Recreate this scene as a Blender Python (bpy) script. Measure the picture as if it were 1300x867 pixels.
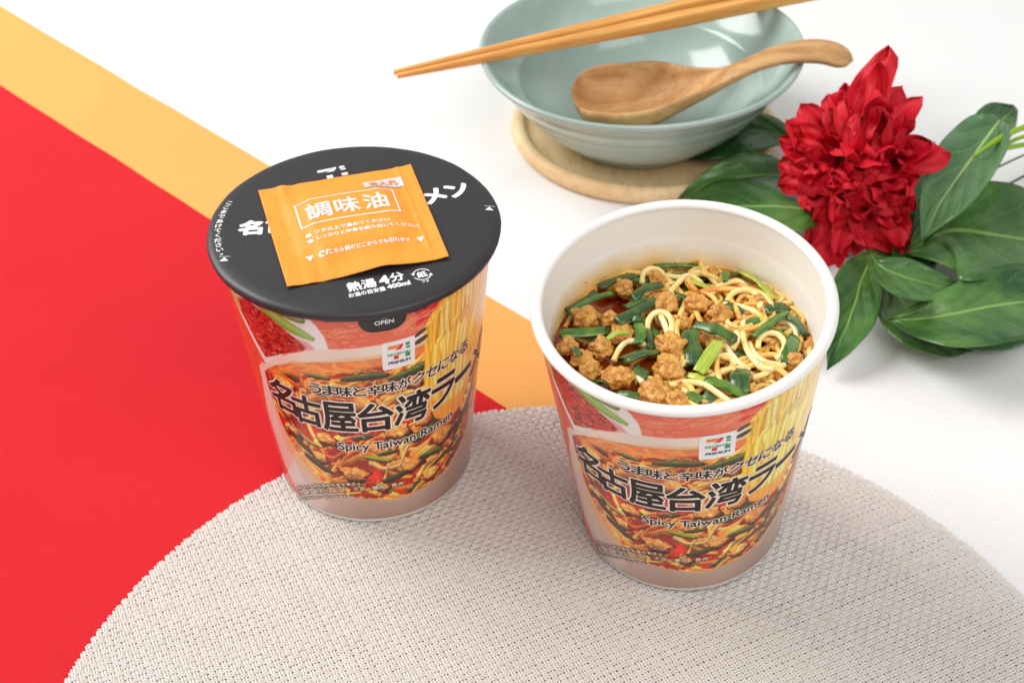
import bpy, bmesh, math, random
import numpy as np
from mathutils import Vector, Matrix, Euler, noise as mnoise

for o in list(bpy.data.objects): bpy.data.objects.remove(o)
S = bpy.context.scene
COL = S.collection
CM = 0.01
R_ = math.radians
rng = random.Random(7)
nrng = np.random.RandomState(5)

# ------------------------------------------------------------------ camera
F_PX, PITCH, ROLL, CAM_H = 1826.0535, 0.6961, -0.0107, 38.9845
cam_d = bpy.data.cameras.new('camera'); cam = bpy.data.objects.new('camera', cam_d); COL.objects.link(cam)
_d = Vector((0, math.cos(PITCH), -math.sin(PITCH))); _r = Vector((1, 0, 0)); _u = _r.cross(_d)
_c, _s = math.cos(ROLL), math.sin(ROLL)
_r2 = _r*_c + _u*_s; _u2 = _u*_c - _r*_s
cam.matrix_world = Matrix(((_r2.x, _u2.x, -_d.x, 0), (_r2.y, _u2.y, -_d.y, 0), (_r2.z, _u2.z, -_d.z, CAM_H*CM), (0, 0, 0, 1)))
cam_d.sensor_width = 36; cam_d.lens = F_PX/1300*36
cam_d.clip_start = 0.01; cam_d.clip_end = 20
cam_d.dof.use_dof = True; cam_d.dof.focus_distance = 0.468; cam_d.dof.aperture_fstop = 20.0
S.camera = cam

def at(px, py, z=0.0):
    """point of the place (cm) seen at a photograph pixel, at height z"""
    v = _d + _r2*((px-650)/F_PX) - _u2*((py-433.5)/F_PX)
    t = (z-CAM_H)/v.z
    return Vector((v.x*t, v.y*t, z))

# ------------------------------------------------------------------ light
W = bpy.data.worlds.new('World'); S.world = W; W.use_nodes = True
W.node_tree.nodes['Background'].inputs[0].default_value = (1.0, 0.985, 0.97, 1)
W.node_tree.nodes['Background'].inputs[1].default_value = 0.53
def area(name, loc, target, size, size_y, power, color=(1, 1, 1)):
    l = bpy.data.lights.new(name, 'AREA'); l.shape = 'RECTANGLE'; l.size = size; l.size_y = size_y
    l.energy = power; l.color = color
    o = bpy.data.objects.new(name, l); COL.objects.link(o); o.location = loc
    o.rotation_euler = (Vector(target)-Vector(loc)).to_track_quat('-Z', 'Y').to_euler()
    return o
area('softbox_key', (-1.05, 0.95, 1.05), (0.0, 0.45, 0.0), 0.9, 0.9, 22.3, (1.0, 0.985, 0.965))
area('softbox_fill', (0.5, -0.4, 1.3), (0.05, 0.45, 0.05), 1.2, 1.0, 11.0, (1, 0.99, 0.98))
S.view_settings.view_transform = 'Standard'
try: S.view_settings.look = 'None'
except Exception: pass
S.view_settings.exposure = 0.0; S.view_settings.gamma = 1
S.cycles.max_bounces = 8; S.cycles.use_denoising = True
S.render.film_transparent = False

# ------------------------------------------------------------------ helpers
def lin(c):
    c = np.asarray(c, float)/255.0
    return np.where(c <= 0.04045, c/12.92, ((c+0.055)/1.055)**2.4)
def rgb(r, g, b): return tuple(float(x) for x in lin((r, g, b)))+(1.0,)

def tag(o, label=None, cat=None, group=None, kind=None):
    if label: o['label'] = label
    if cat: o['category'] = cat
    if group: o['group'] = group
    if kind: o['kind'] = kind
    return o
def empty(name, loc=(0, 0, 0), rot=(0, 0, 0)):
    o = bpy.data.objects.new(name, None); o.empty_display_size = 0.01
    COL.objects.link(o); o.location = Vector(loc)*CM; o.rotation_euler = rot; return o
def mk(name, verts, faces, mat, parent=None, smooth=True, uv=None, mats=None, fmat=None):
    """one mesh object; verts in cm in the parent's frame"""
    me = bpy.data.meshes.new(name)
    v = np.asarray([tuple(p) for p in verts] if not isinstance(verts, np.ndarray) else verts, float)*CM
    me.from_pydata(v.tolist() if len(v) < 5000 else v, [], faces)
    if smooth: me.polygons.foreach_set('use_smooth', [True]*len(me.polygons))
    me.materials.append(mat)
    for m in (mats or []): me.materials.append(m)
    if fmat is not None: me.polygons.foreach_set('material_index', fmat)
    if uv is not None:
        l = me.uv_layers.new(name='UVMap')
        li = np.zeros(len(me.loops), int); me.loops.foreach_get('vertex_index', li)
        l.data.foreach_set('uv', np.asarray(uv, float)[li].ravel())
    me.update()
    o = bpy.data.objects.new(name, me); COL.objects.link(o)
    if parent: o.parent = parent
    return o
def grid_faces(nu, nv, wrap_v=False):
    f = []
    for i in range(nu-1):
        for j in range(nv if wrap_v else nv-1):
            a = i*nv+j; b = i*nv+(j+1) % nv
            f.append((a, b, b+nv, a+nv))
    return f
def lathe(profile, seg=128, a0=0, fn=None):
    vs = []
    for (r, z) in profile:
        for k in range(seg):
            a = 2*math.pi*k/seg
            p = (r*math.cos(a), r*math.sin(a), z)
            vs.append(fn(p, r, a, z) if fn else p)
    fs = grid_faces(len(profile), seg, True)
    if profile[0][0] < 1e-4: pass
    return vs, fs
def smooth_path(pts, n):
    pts = [Vector(p) for p in pts]
    P = [pts[0]*2-pts[1]]+pts+[pts[-1]*2-pts[-2]]
    out = []; m = len(pts)-1
    for k in range(n):
        t = k/(n-1)*m; i = min(int(t), m-1); t -= i
        a, b, c, d = P[i], P[i+1], P[i+2], P[i+3]
        out.append(0.5*((2*b)+(c-a)*t+(2*a-5*b+4*c-d)*t*t+(3*b-a-3*c+d)*t**3))
    return out
def tube(path, rad, sides=8, flat=1.0, up=Vector((0, 0, 1)), cap=True, shape=None):
    """rad: number or list; flat: height/width; returns verts, faces"""
    vs, fs = [], []; n = len(path)
    for i, p in enumerate(path):
        t = (path[min(i+1, n-1)]-path[max(i-1, 0)]).normalized()
        s = t.cross(up)
        if s.length < 1e-4: s = Vector((1, 0, 0))
        s.normalize(); u = s.cross(t)
        r = rad[i] if isinstance(rad, (list, tuple)) else rad
        for k in range(sides):
            a = 2*math.pi*k/sides
            x, y = math.cos(a), math.sin(a)
            if shape == 'square':
                m = (abs(x)**4+abs(y)**4)**0.25; x /= m; y /= m
            vs.append(p+s*(r*x)+u*(r*y*flat))
    for i in range(n-1):
        for k in range(sides):
            a = i*sides+k; b = i*sides+(k+1) % sides
            fs.append((a, b, b+sides, a+sides))
    if cap:
        fs.append(tuple(range(sides))[::-1]); fs.append(tuple((n-1)*sides+k for k in range(sides)))
    return vs, fs

# ------------------------------------------------------------------ materials
def mat(name, color=(.8, .8, .8, 1), rough=.5, spec=.5, coat=0, sss=0, sss_col=None, sheen=0, metal=0):
    m = bpy.data.materials.new(name); m.use_nodes = True
    b = m.node_tree.nodes['Principled BSDF']
    b.inputs['Base Color'].default_value = color if len(color) == 4 else (*color, 1)
    b.inputs['Roughness'].default_value = rough
    b.inputs['Specular IOR Level'].default_value = spec
    b.inputs['Coat Weight'].default_value = coat
    b.inputs['Coat Roughness'].default_value = .12
    b.inputs['Metallic'].default_value = metal
    b.inputs['Sheen Weight'].default_value = sheen
    if sss:
        b.inputs['Subsurface Weight'].default_value = sss
        b.inputs['Subsurface Radius'].default_value = sss_col or (1, .6, .3)
        b.inputs['Subsurface Scale'].default_value = .002
    return m
class NT:
    def __init__(s, m): s.t = m.node_tree; s.b = s.t.nodes['Principled BSDF']
    def n(s, typ, **kw):
        nd = s.t.nodes.new(typ)
        for k, v in kw.items():
            if k.startswith('i_'): nd.inputs[k[2:].replace('_', ' ')].default_value = v
            else: setattr(nd, k, v)
        return nd
    def l(s, a, b): s.t.links.new(a, b)
    def coord(s, kind='Object', scale=(1, 1, 1), rot=(0, 0, 0), loc=(0, 0, 0)):
        tc = s.n('ShaderNodeTexCoord'); mp = s.n('ShaderNodeMapping')
        mp.inputs['Scale'].default_value = scale; mp.inputs['Rotation'].default_value = rot; mp.inputs['Location'].default_value = loc
        s.l(tc.outputs[kind], mp.inputs['Vector']); return mp.outputs[0]
    def noise(s, vec, scale, detail=4, rough=.55, dist=0):
        nd = s.n('ShaderNodeTexNoise'); nd.inputs['Scale'].default_value = scale; nd.inputs['Detail'].default_value = detail
        nd.inputs['Roughness'].default_value = rough; nd.inputs['Distortion'].default_value = dist
        if vec: s.l(vec, nd.inputs['Vector'])
        return nd.outputs['Fac']
    def ramp(s, fac, stops):
        r = s.n('ShaderNodeValToRGB'); e = r.color_ramp.elements
        while len(e) > 1: e.remove(e[-1])
        e[0].position = stops[0][0]; e[0].color = stops[0][1]
        for p, c in stops[1:]:
            x = e.new(p); x.color = c
        s.l(fac, r.inputs[0]); return r.outputs[0]
    def mix(s, fac, a, b, blend='MIX'):
        m = s.n('ShaderNodeMix', data_type='RGBA', blend_type=blend)
        for i, v in ((0, fac), (6, a), (7, b)):
            if isinstance(v, (int, float, tuple)): m.inputs[i].default_value = v
            else: s.l(v, m.inputs[i])
        return m.outputs[2]
    def math(s, op, a, b=0.0, c=0.0):
        m = s.n('ShaderNodeMath', operation=op)
        for i, v in enumerate((a, b, c)):
            if isinstance(v, (int, float)): m.inputs[i].default_value = v
            else: s.l(v, m.inputs[i])
        return m.outputs[0]
    def bump(s, h, strength=.3, dist=.001, normal=None):
        b = s.n('ShaderNodeBump'); b.inputs['Strength'].default_value = strength; b.inputs['Distance'].default_value = dist
        s.l(h, b.inputs['Height'])
        if normal: s.l(normal, b.inputs['Normal'])
        s.l(b.outputs[0], s.b.inputs['Normal']); return b.outputs[0]
    def col(s, c): s.l(c, s.b.inputs['Base Color'])
    def rgh(s, c): s.l(c, s.b.inputs['Roughness'])

def cloth_mat(name, c1, c2, scale, bump_s, weave=True, rough=.9, fuzz=0.0):
    m = mat(name, c1, rough, .2, sheen=fuzz); t = NT(m)
    v = t.coord('Object')
    big = t.noise(v, 14, 3); fine = t.noise(v, 1400, 3, .7)
    t.col(t.mix(t.math('MULTIPLY_ADD', big, .6, t.math('MULTIPLY', fine, .4)), c1, c2))
    if weave:
        w1 = t.n('ShaderNodeTexWave', wave_type='BANDS', bands_direction='X'); w1.inputs['Scale'].default_value = scale
        w2 = t.n('ShaderNodeTexWave', wave_type='BANDS', bands_direction='Y'); w2.inputs['Scale'].default_value = scale
        for w in (w1, w2):
            w.inputs['Distortion'].default_value = 1.3; w.inputs['Detail'].default_value = 2; w.inputs['Detail Scale'].default_value = 1.5
            t.l(v, w.inputs['Vector'])
        h = t.math('ADD', w1.outputs['Fac'], w2.outputs['Fac']); h = t.math('ADD', h, fine)
        cc = t.b.inputs['Base Color'].links[0].from_socket
        t.col(t.mix(t.math('MULTIPLY', h, .06), cc, (.70, .70, .71, 1)))
    else: h = t.math('ADD', fine, t.math('MULTIPLY', t.noise(v, 500, 4, .8), 2))
    t.bump(h, bump_s, .0003); return m
M = {}
M['cloth'] = cloth_mat('white_linen', (.88, .875, .87, 1), (.85, .85, .85, 1), 260, .4)
M['red'] = cloth_mat('red_felt', (.72, .023, .032, 1), (.56, .015, .024, 1), 500, .6, False, .95)
M['orange'] = cloth_mat('orange_felt', (.86, .44, .13, 1), (.81, .40, .11, 1), 500, .5, False, .95)
m = M['yarn'] = mat('placemat_yarn', (.66, .60, .55, 1), .5, .4); t = NT(m)
v = t.coord('Object'); t.col(t.mix(t.noise(v, 260, 3), (.66, .605, .56, 1), (.80, .755, .71, 1)))
m = M['backing'] = mat('placemat_backing_net', (.36, .32, .29, 1), .7, .2); t = NT(m)
tr = t.n('ShaderNodeBsdfTransparent'); mx = t.n('ShaderNodeMixShader'); mx.inputs[0].default_value = .22
t.l(t.b.outputs[0], mx.inputs[1]); t.l(tr.outputs[0], mx.inputs[2]); t.l(mx.outputs[0], m.node_tree.nodes['Material Output'].inputs[0])
M['white_ceramic_card'] = mat('white_cup_card', (.83, .81, .77, 1), .38, .4, coat=.15)
m = M['cup_inside'] = mat('cup_inner_card', (.86, .83, .75, 1), .35, .4); t = NT(m)
v = t.coord('Object'); sep = t.n('ShaderNodeSeparateXYZ'); t.l(v, sep.inputs[0])
zz = t.math('MULTIPLY', sep.outputs[2], 100)     # cm up the cup
st = t.math('SUBTRACT', t.math('MULTIPLY_ADD', t.noise(v, 90, 4, .6), 1.9, 8.75), zz)
st = t.math('MULTIPLY_ADD', sep.outputs[0], -14, st)
st = t.n('ShaderNodeClamp'); t.l(t.math('MULTIPLY_ADD', zz, -1.15, t.math('MULTIPLY_ADD', t.noise(v, 70, 4, .6), 1.6, t.math('MULTIPLY_ADD', sep.outputs[0], -12, 9.72))), st.inputs[0])
t.col(t.mix(st.outputs[0], (.93, .91, .87, 1), (.92, .62, .20, 1)))
m = M['print'] = mat('cup_print', (.8, .8, .8, 1), .33, .45, coat=.35); t = NT(m)
a = t.n('ShaderNodeVertexColor'); a.layer_name = 'print'; t.col(a.outputs[0])
M['ink'] = mat('dark_print', rgb(44, 34, 33), .4, .3)
M['white_ink'] = mat('white_print', (.86, .85, .84, 1), .4, .4)
M['pale_ink'] = mat('pale_outline_print', rgb(245, 230, 215), .35, .4, coat=.3)
M['logo_orange'] = mat('logo_orange', rgb(238, 130, 45), .35)
M['logo_red'] = mat('logo_red', rgb(222, 45, 40), .35)
M['logo_green'] = mat('logo_green', rgb(20, 150, 90), .35)
M['logo_navy'] = mat('logo_navy', rgb(45, 50, 110), .35)
m = M['lid'] = mat('black_lid_film', rgb(44, 42, 45), .42, .5); t = NT(m)
v = t.coord('Object'); t.rgh(t.math('MULTIPLY_ADD', t.noise(v, 30, 3), .18, .33))
t.bump(t.noise(v, 45, 3, .5, .6), .25, .0012)
m = M['sachet'] = mat('orange_sachet_film', (.93, .42, .055, 1), .5, .3); t = NT(m)
v = t.coord('Object'); t.bump(t.noise(v, 75, 5, .6, 1.6), .6, .0012)
t.col(t.mix(t.noise(v, 60, 2), (.83, .31, .032, 1), (.89, .36, .044, 1)))
M['silver'] = mat('silver_foil_patch', (.78, .80, .83, 1), .3, .6, metal=.3)
m = M['celadon'] = mat('celadon_glaze', rgb(163, 190, 182), .15, .5, coat=.25); t = NT(m)
v = t.coord('Object'); n1 = t.noise(v, 18, 5, .6, 1.2)
t.col(t.mix(n1, rgb(140, 166, 158), rgb(182, 202, 196)))
t.bump(t.noise(v, 40, 2), .08, .001)
def wood(name, c1, c2, c3, scale, rot, ringscale, rough=.5):
    m = mat(name, c1, rough, .35); t = NT(m)
    v = t.coord('Object', scale=scale, rot=rot)
    w = t.n('ShaderNodeTexWave', wave_type='BANDS', bands_direction='Y'); w.inputs['Scale'].default_value = ringscale
    w.inputs['Distortion'].default_value = 5; w.inputs['Detail'].default_value = 3; w.inputs['Detail Scale'].default_value = 1.2
    t.l(v, w.inputs['Vector'])
    f = t.noise(v, 300, 4, .7)
    c = t.mix(w.outputs['Fac'], c1, c2); c = t.mix(t.ramp(f, [(.45, (0, 0, 0, 1)), (.75, (1, 1, 1, 1))]), c, c3)
    t.col(c); t.bump(f, .12, .0003); return m
M['coaster_wood'] = wood('pale_beech', rgb(240, 214, 168), rgb(232, 200, 150), rgb(220, 184, 132), (1, .25, 1), (0, 0, .15), 22)
M['spoon_wood'] = wood('spoon_wood', rgb(210, 166, 112), rgb(190, 142, 90), rgb(168, 120, 74), (.22, 1, 1), (0, 0, -.05), 30, .45)
M['chop_wood'] = wood('bamboo', rgb(234, 180, 102), rgb(222, 158, 80), rgb(198, 130, 58), (.06, 1, 1), (0, 0, -.28), 90, .4)
m = M['petal'] = mat('red_silk_petal', (.60, .004, .018, 1), .55, .3); t = NT(m)
v = t.coord('Object'); f = t.noise(v, 90, 3)
t.col(t.mix(f, (.44, .002, .011, 1), (.74, .008, .026, 1))); t.bump(t.noise(v, 900, 3), .2, .0002)
def leaf_mat(name, dark, mid, vein):
    m = mat(name, mid, .27, .5, coat=.15); t = NT(m)
    tc = t.n('ShaderNodeTexCoord'); sep = t.n('ShaderNodeSeparateXYZ'); t.l(tc.outputs['UV'], sep.inputs[0])
    u, w = sep.outputs[0], sep.outputs[1]
    a = t.math('ABSOLUTE', t.math('SUBTRACT', w, .5))
    nz = t.noise(tc.outputs['UV'], 6, 3)
    midv = t.math('LESS_THAN', a, t.math('MULTIPLY_ADD', u, -.018, .026))
    s = t.math('SUBTRACT', t.math('MULTIPLY', u, 5.2), t.math('MULTIPLY', t.math('POWER', a, .75), 3.4))
    s = t.math('MULTIPLY_ADD', nz, .55, s)
    fr = t.math('ABSOLUTE', t.math('SUBTRACT', t.math('FRACT', s), .5))
    wid = t.math('MULTIPLY_ADD', a, -.05, .032)
    lat = t.math('LESS_THAN', fr, wid)
    vm = t.math('MAXIMUM', midv, t.math('MULTIPLY', lat, .28))
    o = t.coord('Object'); big = t.noise(o, 35, 4, .6)
    c = t.mix(t.ramp(big, [(.35, (0, 0, 0, 1)), (.68, (1, 1, 1, 1))]), dark, mid)
    c = t.mix(vm, c, vein); t.col(c)
    h = t.math('MULTIPLY_ADD', fr, .8, t.math('MULTIPLY', t.noise(o, 120, 3), .6))
    t.bump(h, .55, .0022); return m
M['leaf'] = leaf_mat('dark_leaf', rgb(32, 76, 32), rgb(86, 130, 60), rgb(128, 166, 84))
M['leaf_pale'] = leaf_mat('pale_leaf', rgb(70, 112, 70), rgb(98, 140, 88), rgb(170, 200, 120))
M['leaf_deep'] = leaf_mat('deep_leaf', rgb(26, 66, 18), rgb(44, 96, 24), rgb(60, 110, 40))
M['stem'] = mat('green_stem', rgb(140, 180, 40), .45)
M['wire'] = mat('dark_wire_stem', rgb(50, 70, 60), .5)
m = M['broth'] = mat('oily_broth', rgb(120, 30, 8), .06, .6); t = NT(m)
v = t.coord('Object'); t.col(t.ramp(t.noise(v, 120, 4, .6), [(.35, rgb(95, 16, 6)), (.55, rgb(160, 62, 14)), (.72, rgb(190, 110, 30))]))
t.bump(t.noise(v, 60, 2), .15, .001)
m = M['noodle'] = mat('wet_noodle', rgb(240, 208, 140), .28, .5, coat=.3, sss=.5, sss_col=(1, .75, .35)); t = NT(m)
v = t.coord('Object'); t.col(t.ramp(t.noise(v, 85, 4, .6), [(.30, rgb(244, 172, 76)), (.42, rgb(252, 220, 142)), (.7, rgb(255, 240, 192))]))
m = M['noodle_soaked_bounce'] = mat('soaked_noodle_bounce_tint', rgb(244, 184, 92), .25, .5, coat=.3, sss=.5, sss_col=(1, .7, .3)); t = NT(m)  # broth-soaked colour, plus orange bounced light painted in for the shaded tangle
v = t.coord('Object'); t.col(t.ramp(t.noise(v, 85, 4, .6), [(.32, rgb(240, 140, 44)), (.5, rgb(252, 196, 100)), (.7, rgb(255, 222, 140))]))
m = M['meat'] = mat('minced_meat', rgb(190, 120, 60), .38, .5, coat=.4, sss=.15, sss_col=(1, .4, .2)); t = NT(m)
v = t.coord('Object'); t.col(t.ramp(t.noise(v, 300, 5, .7), [(.30, rgb(146, 78, 18)), (.44, rgb(208, 136, 48)), (.58, rgb(244, 186, 88)), (.70, rgb(178, 102, 34))]))
vo = t.n('ShaderNodeTexVoronoi'); vo.inputs['Scale'].default_value = 650; t.l(v, vo.inputs['Vector'])
t.bump(t.math('ADD', t.math('MULTIPLY', vo.outputs['Distance'], -1.0), t.noise(v, 900, 4, .7)), .9, .0008)
def chive(name, c1, c2, c3):
    m = mat(name, c1, .2, .5, coat=.7); t = NT(m)
    tc = t.n('ShaderNodeTexCoord'); mp = t.n('ShaderNodeMapping'); mp.inputs['Scale'].default_value = (1.2, 26, 1)
    t.l(tc.outputs['UV'], mp.inputs['Vector'])
    f = t.noise(mp.outputs[0], 1.0, 3, .6); o = t.noise(t.coord('Object'), 160, 3)
    c = t.ramp(f, [(.35, c1), (.62, c2)]); c = t.mix(t.ramp(o, [(.5, (0, 0, 0, 1)), (.8, (1, 1, 1, 1))]), c, c3)
    t.col(c); t.bump(f, .3, .0006); return m
M['chive_dark'] = chive('chive_dark', rgb(18, 48, 8), rgb(50, 92, 20), rgb(94, 128, 36))
M['chive_mid'] = chive('chive_mid', rgb(28, 78, 14), rgb(72, 126, 26), rgb(120, 150, 40))
M['chive_light'] = chive('chive_light', rgb(130, 170, 30), rgb(190, 206, 78), rgb(220, 200, 70))
M['flake'] = mat('chili_flake', rgb(170, 24, 8), .25, .5, coat=.4)

# ------------------------------------------------------------------ setting: tabletop cloth
def sheet(name, pts, z, th, m, sub=1):
    n = len(pts)
    vs = [(x, y, z) for x, y in pts]+[(x, y, z-th) for x, y in pts]
    fs = [tuple(range(n)), tuple(range(n, 2*n))[::-1]]+[(k, k+n, (k+1) % n+n, (k+1) % n) for k in range(n)]
    return mk(name, vs, fs, m, smooth=False)
TZ = -0.30
tb = sheet('table_surface', [(-160, -60), (160, -60), (160, 240), (-160, 240)], TZ, 3, M['cloth']); tag(tb, kind='structure')

A0, A1 = Vector((-30.13, 78.43)), Vector((0.73, 48.4)); B0, B1 = Vector((-27.63, 69.02)), Vector((-.33, 42.77))
da = (A1-A0).normalized(); db = (B1-B0).normalized()
def edge_wobble(p0, p1, n, amp, seed):
    d = (p1-p0); nn = Vector((-d.y, d.x)).normalized()
    return [p0+d*(k/n)+nn*(amp*mnoise.noise((k*.35, seed, 0))) for k in range(n+1)]
oa = edge_wobble(A0-da*30, A1+da*24, 60, .12, 1.0)
ob = edge_wobble(B0-db*30+Vector((-2, -2)), B1+db*22+Vector((-2, -2)), 60, .06, 3.0)
o = sheet('orange_felt_cloth', [tuple(p) for p in oa]+[tuple(p) for p in reversed(ob)], TZ+.06, .055, M['orange'])
tag(o, 'narrow orange cloth band crossing the white tablecloth behind the cups', 'cloth')
rb = edge_wobble(B0-db*30, B1+db*22, 60, .06, 5.0)
o = sheet('red_felt_cloth', [tuple(p) for p in rb]+[(-20, -5), (-70, -5), (-70, 60)][0:], TZ+.11, .045, M['red'])
tag(o, 'large bright red cloth laid over the orange band at left', 'cloth')

# ------------------------------------------------------------------ placemat (real weave)
def placemat():
    cx, cy, R = 1.96, 25.27, 17.45
    pitch = .232; rot = R_(25); ca, sa = math.cos(rot), math.sin(rot)
    V = []; Fc = []; base = 0
    half = int(R/pitch)
    r1 = np.random.RandomState(3)
    for d in (0, 1):
        for k in range(-half, half+1):
            off = k*pitch+r1.normal(0, .0055)
            L2 = (R-.04)**2-off*off
            if L2 < .4: continue
            L = math.sqrt(L2); n = int(L/pitch*2)
            s = np.clip(np.arange(-n-1, n+2)*(pitch/2), -L, L)
            ph = np.arange(-n-1, n+2)
            # plain weave: crossing index = ph/2 ; over/under alternates
            z = .044*np.cos(np.pi*(ph/2.0)+np.pi*(k+d))
            wob = .012*np.sin(s*.9+k*.7)+r1.normal(0, .004, len(s))
            zj = r1.normal(0, .004, len(s))
            edge = np.clip((L-np.abs(s))/.25, 0, 1)
            for st in (-1, 1):
                c = off+st*.0455+wob
                w = .0445*(0.88+.14*r1.rand())
                pts = []
                for q, dz in ((-w, -.034), (-w*.45, .012), (w*.45, .012), (w, -.034)):
                    a = s; b = c+q
                    x, y = (a, b) if d == 0 else (b, a)
                    X = cx+ca*x-sa*y; Y = cy+sa*x+ca*y
                    pts.append(np.stack([X, Y, z*edge+zj+dz-.085+st*.004], 1))
                P = np.stack(pts, 1).reshape(-1, 3); m_ = len(s)
                V.append(P)
                i = np.arange(m_-1)[:, None]*4+np.arange(3)[None, :]
                i = i.ravel()+base
                f = np.stack([i, i+1, i+5, i+4], 1) if d == 0 else np.stack([i, i+4, i+5, i+1], 1)
                Fc.append(f); base += m_*4
    V = np.concatenate(V)*CM; Fc = np.concatenate(Fc)
    me = bpy.data.meshes.new('placemat')
    me.vertices.add(len(V)); me.vertices.foreach_set('co', V.ravel())
    me.loops.add(len(Fc)*4); me.loops.foreach_set('vertex_index', Fc.ravel().astype(np.int32))
    me.polygons.add(len(Fc)); me.polygons.foreach_set('loop_start', np.arange(len(Fc), dtype=np.int32)*4)
    me.polygons.foreach_set('use_smooth', np.ones(len(Fc), bool))
    me.update(calc_edges=True); me.materials.append(M['yarn'])
    o = bpy.data.objects.new('placemat', me); COL.objects.link(o)
    tag(o, 'round beige woven placemat under both noodle cups', 'placemat')
    vs = [(cx+(R-.25)*math.cos(2*math.pi*k/160), cy+(R-.25)*math.sin(2*math.pi*k/160), -.155) for k in range(160)]
    mk('mesh_backing', vs, [tuple(range(160))], M['backing'], o, smooth=False)
placemat()

# ------------------------------------------------------------------ cup print (flat print on the cup wall)
A_LO, A_HI, H_TOP = -100.0, 100.0, 10.55
PW, PH = 1000, 560
def fbm(w, h, cells, octs=4, seed=0):
    r = np.random.RandomState(seed); out = np.zeros((h, w)); amp = 1; tot = 0
    for o_ in range(octs):
        gx = max(2, int(cells*2**o_)); gy = max(2, int(cells*2**o_*h/w))
        g = r.rand(gy+2, gx+2)
        x = np.linspace(0, gx, w, endpoint=False); y = np.linspace(0, gy, h, endpoint=False)
        xi = x.astype(int); yi = y.astype(int); fx = x-xi; fy = y-yi
        fx = fx*fx*(3-2*fx); fy = fy*fy*(3-2*fy)
        a = g[yi][:, xi]; b = g[yi][:, xi+1]; c = g[yi+1][:, xi]; d_ = g[yi+1][:, xi+1]
        out += amp*((a*(1-fx)+b*fx)*(1-fy)[:, None]+(c*(1-fx)+d_*fx)*fy[:, None]); tot += amp; amp *= .5
    return out/tot
class Art:
    def __init__(s):
        s.img = np.zeros((PH, PW, 3)); s.ax = np.linspace(A_LO, A_HI, PW); s.hy = np.linspace(0, H_TOP, PH)
        s.K = 0.0745      # cm per degree
        s.X, s.Y = np.meshgrid(s.ax*s.K, s.hy)
    def poly(s, pts):
        x, y = s.X, s.Y; ins = np.zeros(x.shape, bool); n = len(pts)
        P = [(a*s.K, h) for a, h in pts]
        for i in range(n):
            (x0, y0), (x1, y1) = P[i], P[(i+1) % n]
            if y0 == y1: continue
            c = ((y0 > y) != (y1 > y)) & (x < (x1-x0)*(y-y0)/(y1-y0)+x0)
            ins ^= c
        return ins
    def soft(s, m, k):
        m = m.astype(float)
        for ax in (0, 1):
            for _ in range(k):
                m = (np.roll(m, 1, ax)+m+np.roll(m, -1, ax))/3
        return m
    def put(s, m, c, a=1.0):
        m = (m*a)[..., None]; s.img = s.img*(1-m)+np.asarray(c, float)*m
    def win(s, x0, x1, y0, y1):
        i0 = max(0, int((x0/s.K-A_LO)/(A_HI-A_LO)*PW)-2); i1 = min(PW, int((x1/s.K-A_LO)/(A_HI-A_LO)*PW)+3)
        j0 = max(0, int(y0/H_TOP*PH)-2); j1 = min(PH, int(y1/H_TOP*PH)+3)
        return slice(j0, max(j0, j1)), slice(i0, max(i0, i1))
    def stroke(s, pts, w, c, mask=None, dark=.55, hi=1.25, taper=False, n=24):
        P = smooth_path([(a*s.K, h, 0) for a, h in pts], n)
        xs = [p.x for p in P]; ys = [p.y for p in P]
        sl = s.win(min(xs)-w, max(xs)+w, min(ys)-w, max(ys)+w)
        X, Y = s.X[sl], s.Y[sl]
        if X.size == 0: return
        best = np.full(X.shape, 9e9); side = np.zeros(X.shape)
        for i in range(len(P)-1):
            ax_, ay_ = P[i].x, P[i].y; dx, dy = P[i+1].x-ax_, P[i+1].y-ay_; L = dx*dx+dy*dy+1e-9
            t_ = np.clip(((X-ax_)*dx+(Y-ay_)*dy)/L, 0, 1)
            ex, ey = X-ax_-t_*dx, Y-ay_-t_*dy; d2 = np.sqrt(ex*ex+ey*ey)
            ww = 1.0
            if taper: ww = max(.25, math.sin(math.pi*(i+.5)/len(P))**.5)
            d2 = d2/ww
            k = d2 < best; best = np.where(k, d2, best); side = np.where(k, (ey*.8-ex*.5)/w, side)
        q = best/w; m = np.clip((1-q)*w/.02, 0, 1)
        if mask is not None: m = m*mask[sl]
        sh = np.clip(1-.45*q**2+.5*side, dark, hi)
        col = np.asarray(c, float)*sh[..., None]
        s.img[sl] = s.img[sl]*(1-m[..., None])+np.clip(col, 0, 255)*m[..., None]
    def blob(s, a, h, r, c, seed, mask=None, sq=1.0, ang=0):
        x0, y0 = a*s.K, h; sl = s.win(x0-r*1.6, x0+r*1.6, y0-r*1.6, y0+r*1.6)
        X, Y = s.X[sl]-x0, s.Y[sl]-y0
        if X.size == 0: return
        ca, sa = math.cos(ang), math.sin(ang); X, Y = X*ca+Y*sa, (-X*sa+Y*ca)/sq
        th = np.arctan2(Y, X); rr = np.sqrt(X*X+Y*Y)
        e = r*(1+.12*np.sin(3*th+seed)+.09*np.sin(5*th+2.1*seed)+.05*np.sin(9*th+seed*3))
        m = np.clip((e-rr)/.03, 0, 1)
        if mask is not None: m = m*mask[sl]
        nz = NZ[1][sl]*.8-.4+NZ[2][sl]*.6-.3
        sh = 1.0+.35*(Y*.8-X*.3)/r-.25*(rr/r)**3+nz*.75
        col = np.asarray(c, float)*np.clip(sh, .35, 1.3)[..., None]
        s.img[sl] = s.img[sl]*(1-m[..., None])+np.clip(col, 0, 255)*m[..., None]
NZ = [fbm(PW, PH, 10, 4, 1), fbm(PW, PH, 60, 3, 2), fbm(PW, PH, 150, 2, 3)]
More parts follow.
